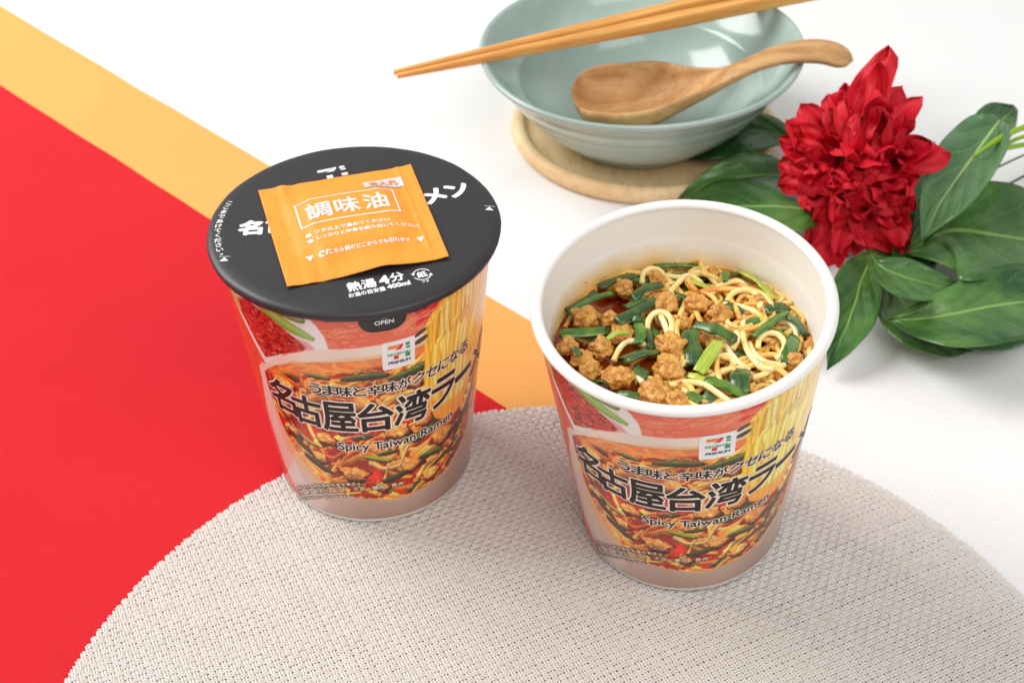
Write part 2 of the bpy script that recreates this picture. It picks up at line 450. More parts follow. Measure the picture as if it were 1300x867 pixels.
def make_art():
    A = Art(); r = random.Random(11)
    # red soup wash behind everything
    n = NZ[0][..., None]
    A.img[:] = np.array([226, 84, 62])*(1-n)+np.array([232, 120, 84])*n
    top = A.soft(A.poly([(16, 10.6), (16, 9.75), (34, 9.95), (70, 10.2), (70, 10.6)]), 4); A.put(top, (222, 40, 34))
    A.put(A.soft(A.poly([(-100, 10.6), (-62, 10.6), (-62, 7.4), (-70, 5), (-74, 3), (-62, 0), (-100, 0)]), 2), (228, 74, 40))
    for k in range(46):       # pale oil rings in the soup
        a = r.uniform(-24, 30); h = r.uniform(9.25, 10.5); q = r.uniform(.06, .2)
        pts = [(a+q/A.K*1.3*math.cos(t_), h+q*.55*math.sin(t_)) for t_ in [x*.7 for x in range(0, r.choice((5, 10)))]]
        A.stroke(pts, .025, (240, 150, 96) if k % 3 else (236, 168, 84), None, .9, 1.1, n=14)
    for k in range(5):
        a = r.uniform(-20, 14); h = r.uniform(9.3, 10.2)
        A.stroke([(a, h), (a+9, h+.2), (a+17, h+r.uniform(-.1, .5))], .035, (240, 140, 100), None, .9, 1.1)
    # white dish with chili and leeks at top left
    dish = A.poly([(-31, 10.7), (-25, 10.2), (-22, 9.75), (-21, 9.2), (-40, 8.7), (-57, 7.45), (-64, 8.4), (-74, 9.8), (-80, 10.7)])
    D = A.soft(dish, 1); A.put(D, (236, 232, 230))
    A.put(A.soft(A.poly([(-74, 10.7), (-69, 9.6), (-57, 7.85), (-46, 8.55), (-33, 9.0), (-27, 9.5), (-34, 10.7)]), 5)*D, (216, 206, 204), .5)
    A.stroke([(-67, 10.6), (-52, 10.45), (-40, 10.0), (-27.5, 9.62)], .25, (150, 196, 78), D, .85, 1.15, True)
    A.stroke([(-60, 10.7), (-46, 10.5), (-36, 10.35), (-31, 10.3)], .16, (132, 176, 66), D, .7, 1.1)
    A.stroke([(-75, 10.4), (-68, 9.6), (-63, 9.2)], .22, (176, 204, 72), D, .8, 1.1)
    chili = A.poly([(-67, 10.0), (-58, 10.25), (-48, 10.1), (-40, 9.75), (-34, 9.4), (-31, 9.15), (-34, 8.85), (-45, 8.45), (-56, 7.85), (-62, 8.6), (-67, 9.4)])
    C = A.soft(chili, 1)*D
    A.put(A.soft(A.poly([(-38, 9.6), (-30, 9.4), (-26.5, 9.15), (-31, 8.95), (-40, 8.8)]), 4)*D, (226, 150, 146), .9)
    A.put(C, (196, 38, 26))
    cm_ = A.soft(chili, 1)*D
    for k in range(260):
        a = r.uniform(-68, -31); h = r.uniform(7.8, 10.2)
        c = r.choice([(150, 14, 16), (226, 60, 36), (120, 10, 14), (236, 104, 70), (200, 30, 24)])
        A.stroke([(a, h), (a+r.uniform(-3.2, 3.2), h+r.uniform(-.2, .2))], .06, c, cm_, .7, 1.3, n=5)
    # bowl: pale rim and taupe foot round the photograph of noodles
    frame = A.poly([(-66, 6.3), (-65, 7.0), (-61, 7.35), (-57, 7.5), (-50, 8.0), (-40, 8.65), (-30, 9.05), (-20, 9.24), (0, 9.34), (20, 9.4), (62, 9.3), (86, 7), (88, 0), (-62, 0), (-72, .6), (-73, 2), (-74, 4)])
    Fm = A.soft(frame, 1)
    g = np.clip((A.Y-0.2)/9.0, 0, 1)[..., None]; gx = np.clip((A.X+4)/9.5, 0, 1)[..., None]
    fc = np.array([196, 160, 146])*(1-gx)+np.array([152, 118, 100])*gx
    fc = fc*(1-g**.7)+np.array([240, 220, 204])*g**.7
    fc = fc+8*np.sin(A.X*1.5)[..., None]
    A.img = A.img*(1-Fm[..., None])+fc*Fm[..., None]
    A.put(A.soft(A.poly([(-70, 0), (-70, 5), (-66, 7), (-60, 7), (-60, 4), (-52, 1.6), (-36, .9), (-44, 0)]), 60)*Fm, (232, 208, 200), .65)
    A.put(A.soft(A.poly([(-90, 4.5), (-74.5, 4.5), (-72, 1.8), (-60, .35), (-52, 0), (-90, 0)]), 2), (224, 70, 52), .9)
    inner = A.poly([(-61, 6.2), (-60.5, 6.95), (-56, 7.3), (-50, 7.7), (-40, 8.15), (-28, 8.5), (-14, 8.65), (4, 8.72), (24, 8.75), (64, 8.6), (72, 6.5), (64, 4.2), (52, 2.7), (38, 1.75), (22, 1.4), (4, 1.32), (-12, 1.4), (-26, 1.65), (-40, 2.3), (-51, 3.3), (-58, 4.6)])
    I = A.soft(inner, 2)
    A.put(A.soft(A.poly([(-60, 6), (-58, 7.2), (-40, 8.3), (-14, 8.85), (24, 8.95), (24, 8.3), (-14, 8.3), (-40, 7.6), (-62, 5), (-60, 3), (-40, 1.7), (4, 1.15), (40, 1.6), (66, 4), (66, 4.6), (38, 2.1), (4, 1.5), (-40, 2.5)]), 3)*Fm, (236, 176, 120), .75)
    n = NZ[0][..., None]; n2 = NZ[1][..., None]
    br = np.array([128, 14, 6])*(1-n)+np.array([206, 58, 14])*n; br = br*(.7+.5*n2)
    A.img = A.img*(1-I[..., None])+br*I[..., None]
    cols = [(252, 176, 84), (246, 146, 56), (255, 200, 112), (238, 118, 38), (248, 164, 70)]
    def noodle(k):
        a = r.uniform(-62, 66); h = r.uniform(1.4, 8.6); ang = r.uniform(-.5, .5)+(math.pi if r.random() < .5 else 0)
        pts = [(a, h)]; turn = r.uniform(-1.2, 1.2)
        for _ in range(r.randint(3, 6)):
            ang += turn+r.uniform(-.5, .5); a += .62*math.cos(ang)/A.K; h += .42*math.sin(ang); pts.append((a, h))
        A.stroke(pts, r.uniform(.085, .12), r.choice(cols), I, .72, 1.1, n=26)
    def leek(a, h, L, ang, c, w=.17):
        dx = L/2*math.cos(ang)/A.K; dy = L/2*math.sin(ang)
        A.stroke([(a-dx, h-dy), (a+r.uniform(-1, 1), h+r.uniform(-.06, .06)), (a+dx, h+dy)], w+.03, (c[0]*.35, c[1]*.35, c[2]*.3), I, .8, 1, True, n=10)
        A.stroke([(a-dx, h-dy), (a, h+.03), (a+dx, h+dy)], w, c, I, .6, 1.3, True, n=10)
        A.stroke([(a-dx*.8, h-dy*.8+w*.3), (a+dx*.8, h+dy*.8+w*.3)], w*.14, (c[0]+70, c[1]+60, c[2]+40), I, .9, 1.1, n=6)
    for k in range(70): noodle(k)
    # long flowing noodles along the top edge of the soup
    for k in range(16):
        h = 8.35-k*.05; a = -52+k*6
        A.stroke([(a, h-.75+r.uniform(-.1, .1)), (a+8, h-.15), (a+16, h-.05), (a+24, h-.4)], .085, r.choice(cols), I, .55, 1.15)
    dk = [(48, 70, 24), (66, 84, 30), (30, 54, 26), (84, 104, 36)]
    for k in range(8): leek(r.uniform(-58, 62), r.uniform(1.6, 7.9), r.uniform(.4, .9), r.uniform(-.9, .5), r.choice(dk), r.uniform(.1, .17))
    for k in range(30):
        A.blob(r.uniform(-58, 62), r.uniform(1.6, 7.6), r.uniform(.22, .42), r.choice([(250, 166, 78), (255, 186, 92), (240, 136, 56)]), k*1.7, I, .75, r.uniform(-.5, .5))
    for k in range(20): noodle(k)
    A.stroke([(-14, 3.3), (0, 3.05), (12, 3.4), (17, 4.2)], .09, (250, 196, 116), I, .55, 1.15)
    A.stroke([(-8, 2.1), (0, 3.0), (3, 3.3)], .08, (248, 186, 104), I, .55, 1.15)
    MB = []; MB.append((-18, 2.95, .52, (240, 170, 78), 2.2, .78, 0))
    for k in range(6): A.stroke([(-22+k*6, 1.75-.02*k), (-12+k*6, 1.5), (-2+k*6, 1.55+.1*math.sin(k))], .075, cols[k % 5], I, .6, 1.15)
    for k in range(150):     # specks, droplets
        a, h = r.uniform(-58, 64), r.uniform(1.5, 8.3)
        A.stroke([(a, h), (a+.5, h)], r.uniform(.015, .035), r.choice([(255, 226, 180), (190, 24, 8), (255, 200, 140), (120, 20, 6)]), I, .9, 1.1, n=3)
    def warp(amp, seed, mask):
        u = fbm(PW, PH, 9, 3, seed)-.5; v = fbm(PW, PH, 9, 3, seed+1)-.5
        yy, xx = np.mgrid[0:PH, 0:PW]; y2 = np.clip(yy+v*amp, 0, PH-1).astype(int); x2 = np.clip(xx+u*amp*1.3, 0, PW-1).astype(int)
        W_ = A.img[y2, x2]; m_ = (mask*mask[y2, x2])[..., None]; A.img = A.img*(1-m_)+W_*m_
    warp(95, 31, I)
    rb_ = random.Random(8)
    ML = [(-18, 2.95, .52), (13, 3.1, .46), (-50, 4.6, .42), (31, 3.9, .52), (24, 2.1, .4), (-30, 4.7, .4), (6, 5.0, .45), (-42, 6.1, .38), (-10, 6.6, .42), (-28, 7.3, .32), (20, 5.2, .36), (-4, 2.1, .3), (42, 3.0, .42), (-36, 3.6, .34), (-52, 5.9, .3), (4, 7.6, .34), (-46, 7.0, .3), (15, 7.2, .3), (50, 4.4, .4), (-20, 5.4, .36), (36, 5.0, .36)]
    for k, (a, h, q) in enumerate(ML):
        A.blob(a+.8, h-.12, q*1.14, (96, 14, 4), k*1.7, I, .8); A.blob(a, h, q, rb_.choice([(250, 154, 72), (244, 140, 60), (252, 166, 84)]), k*1.7+.2, I, rb_.uniform(.65, .9), rb_.uniform(-.6, .6))
        for j in range(7): A.blob(a+rb_.uniform(-.6, .6)*q/A.K, h+rb_.uniform(-.4, .5)*q, q*rb_.uniform(.14, .26), (255, 192, 116), k+j, I, .8)
    def leek2(a, h, L, ang, c, w):
        w *= .78; L *= .85; c = (c[0]*.85, c[1]*.85, c[2]*.85)
        dx = L/2*math.cos(ang)/A.K; dy = L/2*math.sin(ang); m1 = (a+rb_.uniform(-1, 1), h+rb_.uniform(-.08, .08))
        P_ = [(a-dx, h-dy), m1, (a+dx, h+dy)]
        A.stroke([(x+.5, y-.06) for x, y in P_], w*1.15, (60, 12, 4), I, .9, 1, True, n=10)
        A.stroke(P_, w, c, I, .5, 1.4, True, n=12); A.stroke([(x, y+w*.35) for x, y in P_], w*.13, (c[0]+90, c[1]+90, c[2]+60), I, .9, 1.1, True, n=8)
    for a, h, L, ang, c, w in [(-8, 7.9, 1.7, .05, (96, 104, 40), .2), (14, 7.8, 1.9, .16, (74, 92, 40), .24), (-30, 7.9, 1.1, -.1, (120, 136, 50), .14), (-6, 3.75, 1.2, -.35, (200, 200, 24), .16), (24, 3.2, 1.2, -.1, (84, 96, 34), .2),
        (-47, 4.1, 1.5, -.75, (30, 48, 28), .17), (-38, 3.2, 1.5, -.55, (44, 62, 38), .18), (-41, 4.4, .9, -.6, (160, 180, 80), .12), (3, 2.6, 1.2, .3, (48, 68, 34), .18), (34, 2.8, 1.8, .45, (62, 76, 34), .11), (40, 2.2, 1.1, .5, (44, 72, 36), .12),
        (-54, 5.2, .9, -.9, (34, 50, 30), .13), (-25, 6.5, .9, .4, (60, 84, 36), .15), (10, 6.3, .8, -.3, (76, 100, 40), .14), (26, 6.1, 1.0, .5, (50, 70, 34), .15), (-12, 4.9, .8, .2, (52, 76, 34), .13), (0, 4.0, .9, .1, (70, 96, 40), .12), (44, 3.9, 1.0, .6, (48, 66, 30), .14), (-44, 7.5, .9, -.2, (70, 92, 40), .12)]: leek2(a, h, L, ang, c, w)
    sh_ = np.clip((fbm(PW, PH, 26, 3, 77)-.5)*2.6, -1, 1)[..., None]; A.img = A.img*(1-I[..., None])+np.clip(A.img*(1+.30*sh_), 0, 255)*I[..., None]
    rr_ = random.Random(5)
    for k in range(26):
        a, h = rr_.uniform(-58, 60), rr_.uniform(1.6, 8); q = rr_.uniform(.1, .35)
        A.stroke([(a, h), (a+q/A.K, h+q*.2), (a+1.5*q/A.K, h-q*.3)], .02, (255, 236, 200), I, .95, 1.1, n=8)
    # orange haze over the top of the soup
    A.put(A.soft(A.poly([(-60, 6.9), (-40, 8.3), (-14, 8.8), (24, 8.9), (24, 8.35), (-14, 8.3), (-40, 7.7)]), 14)*I, (238, 150, 84), .75)
    # lifted yellow noodles at right
    bun = A.poly([(19.5, 9.15), (20, 9.6), (22.5, 9.95), (25, 10.05), (27, 10.3), (30, 10.4), (33, 10.7), (66, 10.7), (70, 8), (62, 6.8), (54, 5.6), (46, 4.7), (36, 4.4), (27, 4.9), (22, 5.8), (19.5, 7.2), (20.5, 8.4)])
    Bm = A.soft(bun, 2)
    A.put(Bm, (246, 184, 62))
    for k in range(80):
        f = r.random(); a = 20.5+44*f; h1 = min(10.6, 9.6+.055*(a-18)); hb = r.uniform(4.3, 7.6)
        ab = 23+(a-20)*.62+r.uniform(-3, 3)
        pts = [(a, h1-r.uniform(0, .35)), (a+r.uniform(-1, 1), h1-1.3), ((a+ab)/2+r.uniform(-1.5, 1.5), (h1+hb)/2), (ab, hb)]
        A.stroke(pts, r.uniform(.09, .13), r.choice([(255, 222, 112), (252, 208, 84), (255, 234, 140), (250, 196, 64), (254, 214, 96)]), Bm, .84, 1.08)
    for k in range(22):
        a = r.uniform(24, 62); h = r.uniform(5, 10)
        A.stroke([(a, h), (a+r.uniform(-.6, .6), h-.5)], .04, (226, 132, 34), Bm, .9, 1.1, n=5)
    A.put(A.soft(A.poly([(22, 6.4), (30, 5.4), (44, 5.4), (58, 6.2), (64, 4.0), (20, 3.9)]), 22)*Bm, (234, 130, 44), .6)
    # steam tone and dark chopstick tips beside them
    A.stroke([(15.2, 9.28), (18, 9.42), (20.5, 9.5)], .1, (60, 50, 50), None, .7, 1.6, True)
    A.stroke([(15.2, 8.98), (18, 9.06), (21, 9.16)], .12, (54, 46, 48), None, .7, 1.6, True)
    A.stroke([(40, 3.2), (52, 4.4), (70, 6.6)], .13, (66, 58, 40), I, .6, 1.3)
    # white rolled foot
    A.put((A.Y < .16).astype(float), (238, 226, 218))
    A.img = np.clip(A.img, 0, 255)
    g_ = A.img.mean(2, keepdims=True); sat = g_+(A.img-g_)*1.15; sat = np.clip(sat*1.05, 0, 255); A.img = A.img*(1-I[..., None])+sat*I[..., None]
    A.img = A.img*.95+12
    return lin(np.clip(A.img, 0, 255))
ART = make_art()

CUP_H, R_BASE, R_TOP = 10.743, 3.6126, 4.8
def r_out(z): return R_BASE+(R_TOP-.1-R_BASE)*min(1, z/CUP_H)+.0
def shift_h(h, dh): return h-dh*min(1.0, max(0.0, h/3.0))*max(0.0, min(1.0, (10.9-h)/1.2))
def wall(parent, a_off, dh):
    NX, NH = 560, 310
    aa = np.linspace(A_LO, A_HI, NX); hh = np.linspace(0, H_TOP, NH)
    back = np.linspace(A_HI, A_LO+360, 60)[1:-1]
    al = np.concatenate([aa, back]); n = len(al)
    h2 = np.array([shift_h(h, dh) for h in hh])
    rr = R_BASE+(R_TOP-.12-R_BASE)*h2/CUP_H
    rad = np.radians(al+a_off)
    X = rr[:, None]*np.sin(rad)[None]; Y = -rr[:, None]*np.cos(rad)[None]; Z = np.repeat(h2[:, None], n, 1)
    V = np.stack([X, Y, Z], 2).reshape(-1, 3)*CM
    i = (np.arange(NH-1)[:, None]*n+np.arange(n)[None]); j = (np.arange(NH-1)[:, None]*n+(np.arange(n)+1)[None] % n)
    Fc = np.stack([i, j, j+n, i+n], 2).reshape(-1, 4)
    me = bpy.data.meshes.new('printed_wall'); me.vertices.add(len(V)); me.vertices.foreach_set('co', V.ravel())
    me.loops.add(len(Fc)*4); me.loops.foreach_set('vertex_index', Fc.ravel().astype(np.int32))
    me.polygons.add(len(Fc)); me.polygons.foreach_set('loop_start', np.arange(len(Fc), dtype=np.int32)*4)
    me.polygons.foreach_set('use_smooth', np.ones(len(Fc), bool)); me.update(calc_edges=True)
    c = np.ones((NH, n, 4)); px = np.linspace(0, PW-1, NX); py = np.linspace(0, PH-1, NH)
    x0 = np.minimum(px.astype(int), PW-2); y0 = np.minimum(py.astype(int), PH-2); fx = (px-x0)[None, :, None]; fy = (py-y0)[:, None, None]
    I = ART; s_ = (I[y0][:, x0]*(1-fx)+I[y0][:, x0+1]*fx)*(1-fy)+(I[y0+1][:, x0]*(1-fx)+I[y0+1][:, x0+1]*fx)*fy
    c[:, :NX, :3] = s_
    w = np.linspace(0, 1, n-NX)[None, :, None]; c[:, NX:, :3] = s_[:, -1:]*(1-w)+s_[:, :1]*w
    ca = me.color_attributes.new('print', 'FLOAT_COLOR', 'POINT'); ca.data.foreach_set('color', c.reshape(-1))
    me.materials.append(M['print'])
    o = bpy.data.objects.new('printed_wall', me); COL.objects.link(o); o.parent = parent
    return o

# ------------------------------------------------------------------ lettering
_tc = {}
def text2d(s, size, align='CENTER', sx=1.0, shear=0.0):
    k = s
    if k not in _tc:
        cu = bpy.data.curves.new('t', 'FONT'); cu.body = s; cu.size = 1; cu.resolution_u = 3
        ob = bpy.data.objects.new('t', cu); me = bpy.data.meshes.new_from_object(ob)
        v = np.zeros(len(me.vertices)*3); me.vertices.foreach_get('co', v)
        _tc[k] = (v.reshape(-1, 3)[:, :2].copy(), [tuple(p.vertices) for p in me.polygons])
        bpy.data.objects.remove(ob); bpy.data.curves.remove(cu); bpy.data.meshes.remove(me)
    v, f = _tc[k]; v = v.copy()
    x0, x1 = v[:, 0].min(), v[:, 0].max(); y0, y1 = v[:, 1].min(), v[:, 1].max()
    if align == 'CENTER': v[:, 0] -= (x0+x1)/2
    elif align == 'LEFT': v[:, 0] -= x0
    v[:, 1] -= (y0+y1)/2 if align != 'BASE' else 0
    v *= size; v[:, 0] = v[:, 0]*sx+shear*v[:, 1]
    return v, f
def fit2d(s, w, h, shear=0.0):
    """lettering fitted to a w x h cm box, centred"""
    v, f = text2d(s, 1.0)
    v = v.copy(); v[:, 0] *= w/max(1e-6, np.ptp(v[:, 0])); v[:, 1] *= h/max(1e-6, np.ptp(v[:, 1])); v[:, 0] += shear*v[:, 1]
    return v, f
class Print:
    """collects flat print in a plane, cuts it fine, lays it on a surface as one mesh"""
    def __init__(s): s.v = []; s.f = []; s.lift = 0
    def add(s, v, f, ox=0, oy=0, rot=0, bold=0.0, n=8, z=0.0):
        v = np.asarray(v, float); ca, sa = math.cos(rot), math.sin(rot)
        v = np.stack([v[:, 0]*ca-v[:, 1]*sa+ox, v[:, 0]*sa+v[:, 1]*ca+oy], 1)
        offs = [(0, 0)]+([(bold*math.cos(2*math.pi*k/n), bold*math.sin(2*math.pi*k/n)) for k in range(n)] if bold else [])
        for i, (dx, dy) in enumerate(offs):
            b = len(s.v); s.v += [(x+dx, y+dy, z+i*.00025) for x, y in v]; s.f += [tuple(k+b for k in q) for q in f]
        return s
    def poly(s, pts, z=0.0):
        b = len(s.v); s.v += [(x, y, z) for x, y in pts]; s.f.append(tuple(range(b, b+len(pts)))); return s
    def ring(s, cx, cy, r0, r1, a0=0, a1=2*math.pi, n=28, z=0, sy=1):
        b = len(s.v)
        for k in range(n+1):
            a = a0+(a1-a0)*k/n
            s.v += [(cx+r0*math.cos(a), cy+r0*math.sin(a)*sy, z), (cx+r1*math.cos(a), cy+r1*math.sin(a)*sy, z)]
        s.f += [(b+2*k, b+2*k+1, b+2*k+3, b+2*k+2) for k in range(n)]; return s
    def build(s, name, m, parent, fn, cut=.22, cuty=None, base=.004):
        bm = bmesh.new(); vs = [bm.verts.new(p) for p in s.v]
        for q in s.f:
            try: bm.faces.new([vs[k] for k in q])
            except ValueError: pass
        xs = [p[0] for p in s.v]; ys = [p[1] for p in s.v]
        if cut:
            for k in range(int(math.floor(min(xs)/cut)), int(math.ceil(max(xs)/cut))):
                g = bm.verts[:]+bm.edges[:]+bm.faces[:]
                bmesh.ops.bisect_plane(bm, geom=g, dist=1e-6, plane_co=(k*cut+.0137, 0, 0), plane_no=(1, 0, 0))
        if cuty:
            for k in range(int(math.floor(min(ys)/cuty)), int(math.ceil(max(ys)/cuty))):
                g = bm.verts[:]+bm.edges[:]+bm.faces[:]
                bmesh.ops.bisect_plane(bm, geom=g, dist=1e-6, plane_co=(0, k*cuty+.0137, 0), plane_no=(0, 1, 0))
        for v_ in bm.verts:
            x, y, z = v_.co; v_.co = Vector(fn(x, y, z+base))*CM
        me = bpy.data.meshes.new(name); bm.to_mesh(me); bm.free(); me.materials.append(m)
        o = bpy.data.objects.new(name, me); COL.objects.link(o)
        if parent: o.parent = parent
        return o
KD = 0.0745  # cm per degree in print space

def seven_logo(P_o, P_r, P_g, cx, cy, w, h, z=0.0, shear=0.0):
    """the 7-and-i mark in a w x h box"""
    def T(pts): return [(cx+(x-.5)*w+shear*(y-.5)*h, cy+(y-.5)*h) for x, y in pts]
    P_o.poly(T([(.0, .98), (.0, .74), (.36, .74), (.52, .98)]), z)              # bar
    P_r.poly(T([(.55, .98), (.70, .98), (.66, .80), (.56, .62), (.36, .62), (.28, .56), (.40, .745)]), z)   # diagonal
    P_r.poly(T([(.24, .30), (.46, .30), (.46, .0), (.24, .0)]), z)
    P_g.poly(T([(.78, .72), (1.0, .72), (1.0, .58), (.84, .58)]), z)
    P_g.poly(T([(.78, .28), (1.0, .28), (1.0, .02), (.78, .02)]), z)
    P_g.poly(T([(.89+.11*math.cos(a), .89+.11*math.sin(a)) for a in [k*math.pi/8 for k in range(16)]]), z)

def rect(P, x0, y0, x1, y1, t_):
    for a, b, c, d_ in ((x0, y0, x1, y0+t_), (x0, y1-t_, x1, y1), (x0, y0+t_, x0+t_, y1-t_), (x1-t_, y0+t_, x1, y1-t_)): P.poly([(a, b), (c, b), (c, d_), (a, d_)])
def cup_print(parent, a_off, dh):
    def fn(x, y, z):
        h = shift_h(y, dh); a = math.radians(x/KD+a_off); r = R_BASE+(R_TOP-.12-R_BASE)*h/CUP_H+z
        return (r*math.sin(a), -r*math.cos(a), h)
    title, out = Print(), Print()
    chars = [('名', -51.2, 6.2, 1.12, 1.5, .0), ('古', -37.2, 5.98, 1.1, 1.42, 0), ('屋', -21.2, 5.93, 1.2, 1.42, 0), ('台', -4.0, 5.9, 1.2, 1.36, 0),
             ('湾', 13.8, 6.0, 1.25, 1.46, .12), ('ラ', 30.6, 6.12, 1.02, 1.36, .22), ('ー', 45.8, 6.2, .98, .22, 0), ('メ', 60, 6.2, 1.0, 1.3, .1), ('ン', 74, 6.2, 1.0, 1.3, .1)]
    for ch, a, h, w, hh, sh in chars:
        v, f = fit2d(ch, w, hh, sh); rt = .1 if ch == 'ー' else 0
        title.add(v, f, a*KD, h, rt, .038, 8, .006); out.add(v, f, a*KD, h, rt, .098, 12, .0)
    title.build('title_lettering', M['ink'], parent, fn); out.build('title_outline', M['pale_ink'], parent, fn)
    s, so = Print(), Print()
    for i, ch in enumerate('うま味と辛味がクセになる'):
        a = -30.4+6.75*i; h = 7.25+.25*max(0, (i-4)/7.0); w = .43 if ch in 'うとクセにがな' else .5
        v, f = fit2d(ch, w, .47 if ch not in 'と' else .42, .05 if i < 7 else .18)
        s.add(v, f, a*KD, h, .0, .014, 6, .013); so.add(v, f, a*KD, h, 0, .052, 8, .0095)
    s.build('tagline_lettering', M['ink'], parent, fn); so.build('tagline_outline', M['pale_ink'], parent, fn); s, so = Print(), Print()
    v, f = fit2d('Spicy Taiwan Ramen', 4.6, .5)
    v[:, 1] += .10*(v[:, 0]/2.3)**2*.5+.04*v[:, 0]
    s.add(v, f, 7.1*KD, 4.42, 0, .012, 6, .013); so.add(v, f, 7.1*KD, 4.42, 0, .05, 8, .0095)
    s.build('subtitle_lettering', M['ink'], parent, fn); so.build('subtitle_outline', M['pale_ink'], parent, fn)
    # logo patch
    p = Print(); pts = []
    x0, x1, y0, y1, rr = .7*KD, 15.2*KD, 8.12, 9.38, .1
    for (cx, cy, b) in ((x1-rr, y1-rr, 0), (x0+rr, y1-rr, 1), (x0+rr, y0+rr, 2), (x1-rr, y0+rr, 3)):
        pts += [(cx+rr*math.cos((b+q/4)*math.pi/2), cy+rr*math.sin((b+q/4)*math.pi/2)) for q in range(5)]
    p.poly([(x, y+.02*(x-x0)) for x, y in pts]); p.build('logo_patch', M['white_ink'], parent, fn, base=.015)
    po, pr, pg, pn = Print(), Print(), Print(), Print()
    cx, cy = 8.2*KD, 8.88
    seven_logo(po, pr, pg, cx, cy+.0, .72, .66)
    p2 = Print(); rect(p2, cx-.40, cy-.155, cx+.36, cy-.035, .06); p2.build('logo_band', M['white_ink'], parent, fn, base=.0205)
    v, f = fit2d('SEVEN&i', .74, .10); pg.add(v, f, cx-.02, cy-.095, 0, .006, 4, .003)
    v, f = fit2d('PREMIUM', .72, .12); pn.add(v, f, cx, cy-.47, 0, .008, 4)
    po.build('logo_orange_bar', M['logo_orange'], parent, fn, base=.019); pr.build('logo_red_stroke', M['logo_red'], parent, fn, base=.019)
    pg.build('logo_green_mark', M['logo_green'], parent, fn, base=.019); pn.build('logo_navy_lettering', M['logo_navy'], parent, fn, base=.019)
    # allergen lines that follow the bowl's edge
    q, qo = Print(), Print()
    lines = [('（アレルギー特定原材料等を表示）', -62, -14.5, 2.42, .19), ('小麦・卵・乳成分・ごま・大豆・鶏肉・豚肉', -62, 8.0, 2.12, .22), ('（一部に原材料の一部として含む）', -62, -21, 1.72, .16)]
    for s_, a0, a1, h0, sz in lines:
        n = len(s_)
        for i, ch in enumerate(s_):
            a = a0+(a1-a0)*(i+.5)/n; h = h0-.00062*max(0, -8-a)**2
            sl = -.00062*2*(a+8)/KD if a < -8 else 0
            v, f = text2d(ch, sz); rt = math.atan(sl)
            q.add(v, f, a*KD, h, rt, .004, 4, .014); qo.add(v, f, a*KD, h, rt, .026, 6, .010)
    q.build('allergen_lettering', M['pale_ink'], parent, fn); qo.build('allergen_outline', M['ink'], parent, fn)
    bx = Print(); pp = [(a*KD, 2.12-.00062*max(0, -8-a)**2) for a in range(-62, 11, 3)]
    for sg in (-.17, .17):
        for i in range(len(pp)-1): bx.poly([(pp[i][0], pp[i][1]+sg-.01), (pp[i+1][0], pp[i+1][1]+sg-.01), (pp[i+1][0], pp[i+1][1]+sg+.01), (pp[i][0], pp[i][1]+sg+.01)])
    e = pp[-1]; bx.poly([(e[0], e[1]-.17), (e[0]+.02, e[1]-.17), (e[0]+.02, e[1]+.17), (e[0], e[1]+.17)])
    bx.build('allergen_box_line', M['ink'], parent, fn, base=.013)

def cup(name, loc, rot, a_off, dh):
    root = empty(name, loc, rot)
    wall(root, a_off, dh); cup_print(root, a_off, dh)
    vs, fs = lathe([(.001, .12), (R_BASE-.35, .12), (R_BASE-.3, .0), (R_BASE-.02, -.0), (R_BASE+.012, .03), (R_BASE+.02, .1), (R_BASE+.022, .13)], 160)
    mk('cup_foot', vs, fs, M['white_ceramic_card'], root)
    return root
left = cup('noodle_cup', (-5.3022, 40.0188, .02), (0, 0, 0), 13.0, .22)
tag(left, 'closed noodle cup with black lid, at left on the placemat edge', 'noodle cup')
UX, UY = .1046, -.0741
right = cup('noodle_cup', (6.1471, 36.494, R_BASE*math.sin(math.hypot(UX, UY))+.03), (UX, UY, 0), 0.0, 0.0)
tag(right, 'open noodle cup showing noodles, meat and chives, at right on the placemat', 'noodle cup')

# right cup: rolled rim and inner wall
prof = []
for k in range(25):
    a = math.pi*(-.35+1.35*k/24)+0
    a = -math.pi*.42+k/24*math.pi*1.42
    prof.append((4.6+.2*math.cos(a), CUP_H-.15+.15*math.sin(a)))
vs, fs = lathe([(4.66, CUP_H-.28)]+prof, 192, fn=lambda p, r, a, z: (p[0]*(1+.002*math.sin(2*a+1)), p[1]*(1+.002*math.sin(2*a+1)), p[2]))
mk('rolled_rim', vs, fs, M['white_ceramic_card'], right)
ip = [(4.42, 10.6), (4.405, 10.3), (4.36, 9.9), (4.325, 9.5), (4.312, 9.42), (4.29, 9.34), (4.275, 9.25), (4.17, 8.6), (4.08, 7.8), (3.9, 6.5), (3.6, 3.0), (3.4, .5), (.01, .5)]
vs, fs = lathe(ip, 160); fs = [f[::-1] for f in fs]; mk('inner_wall', vs, fs, M['cup_inside'], right)

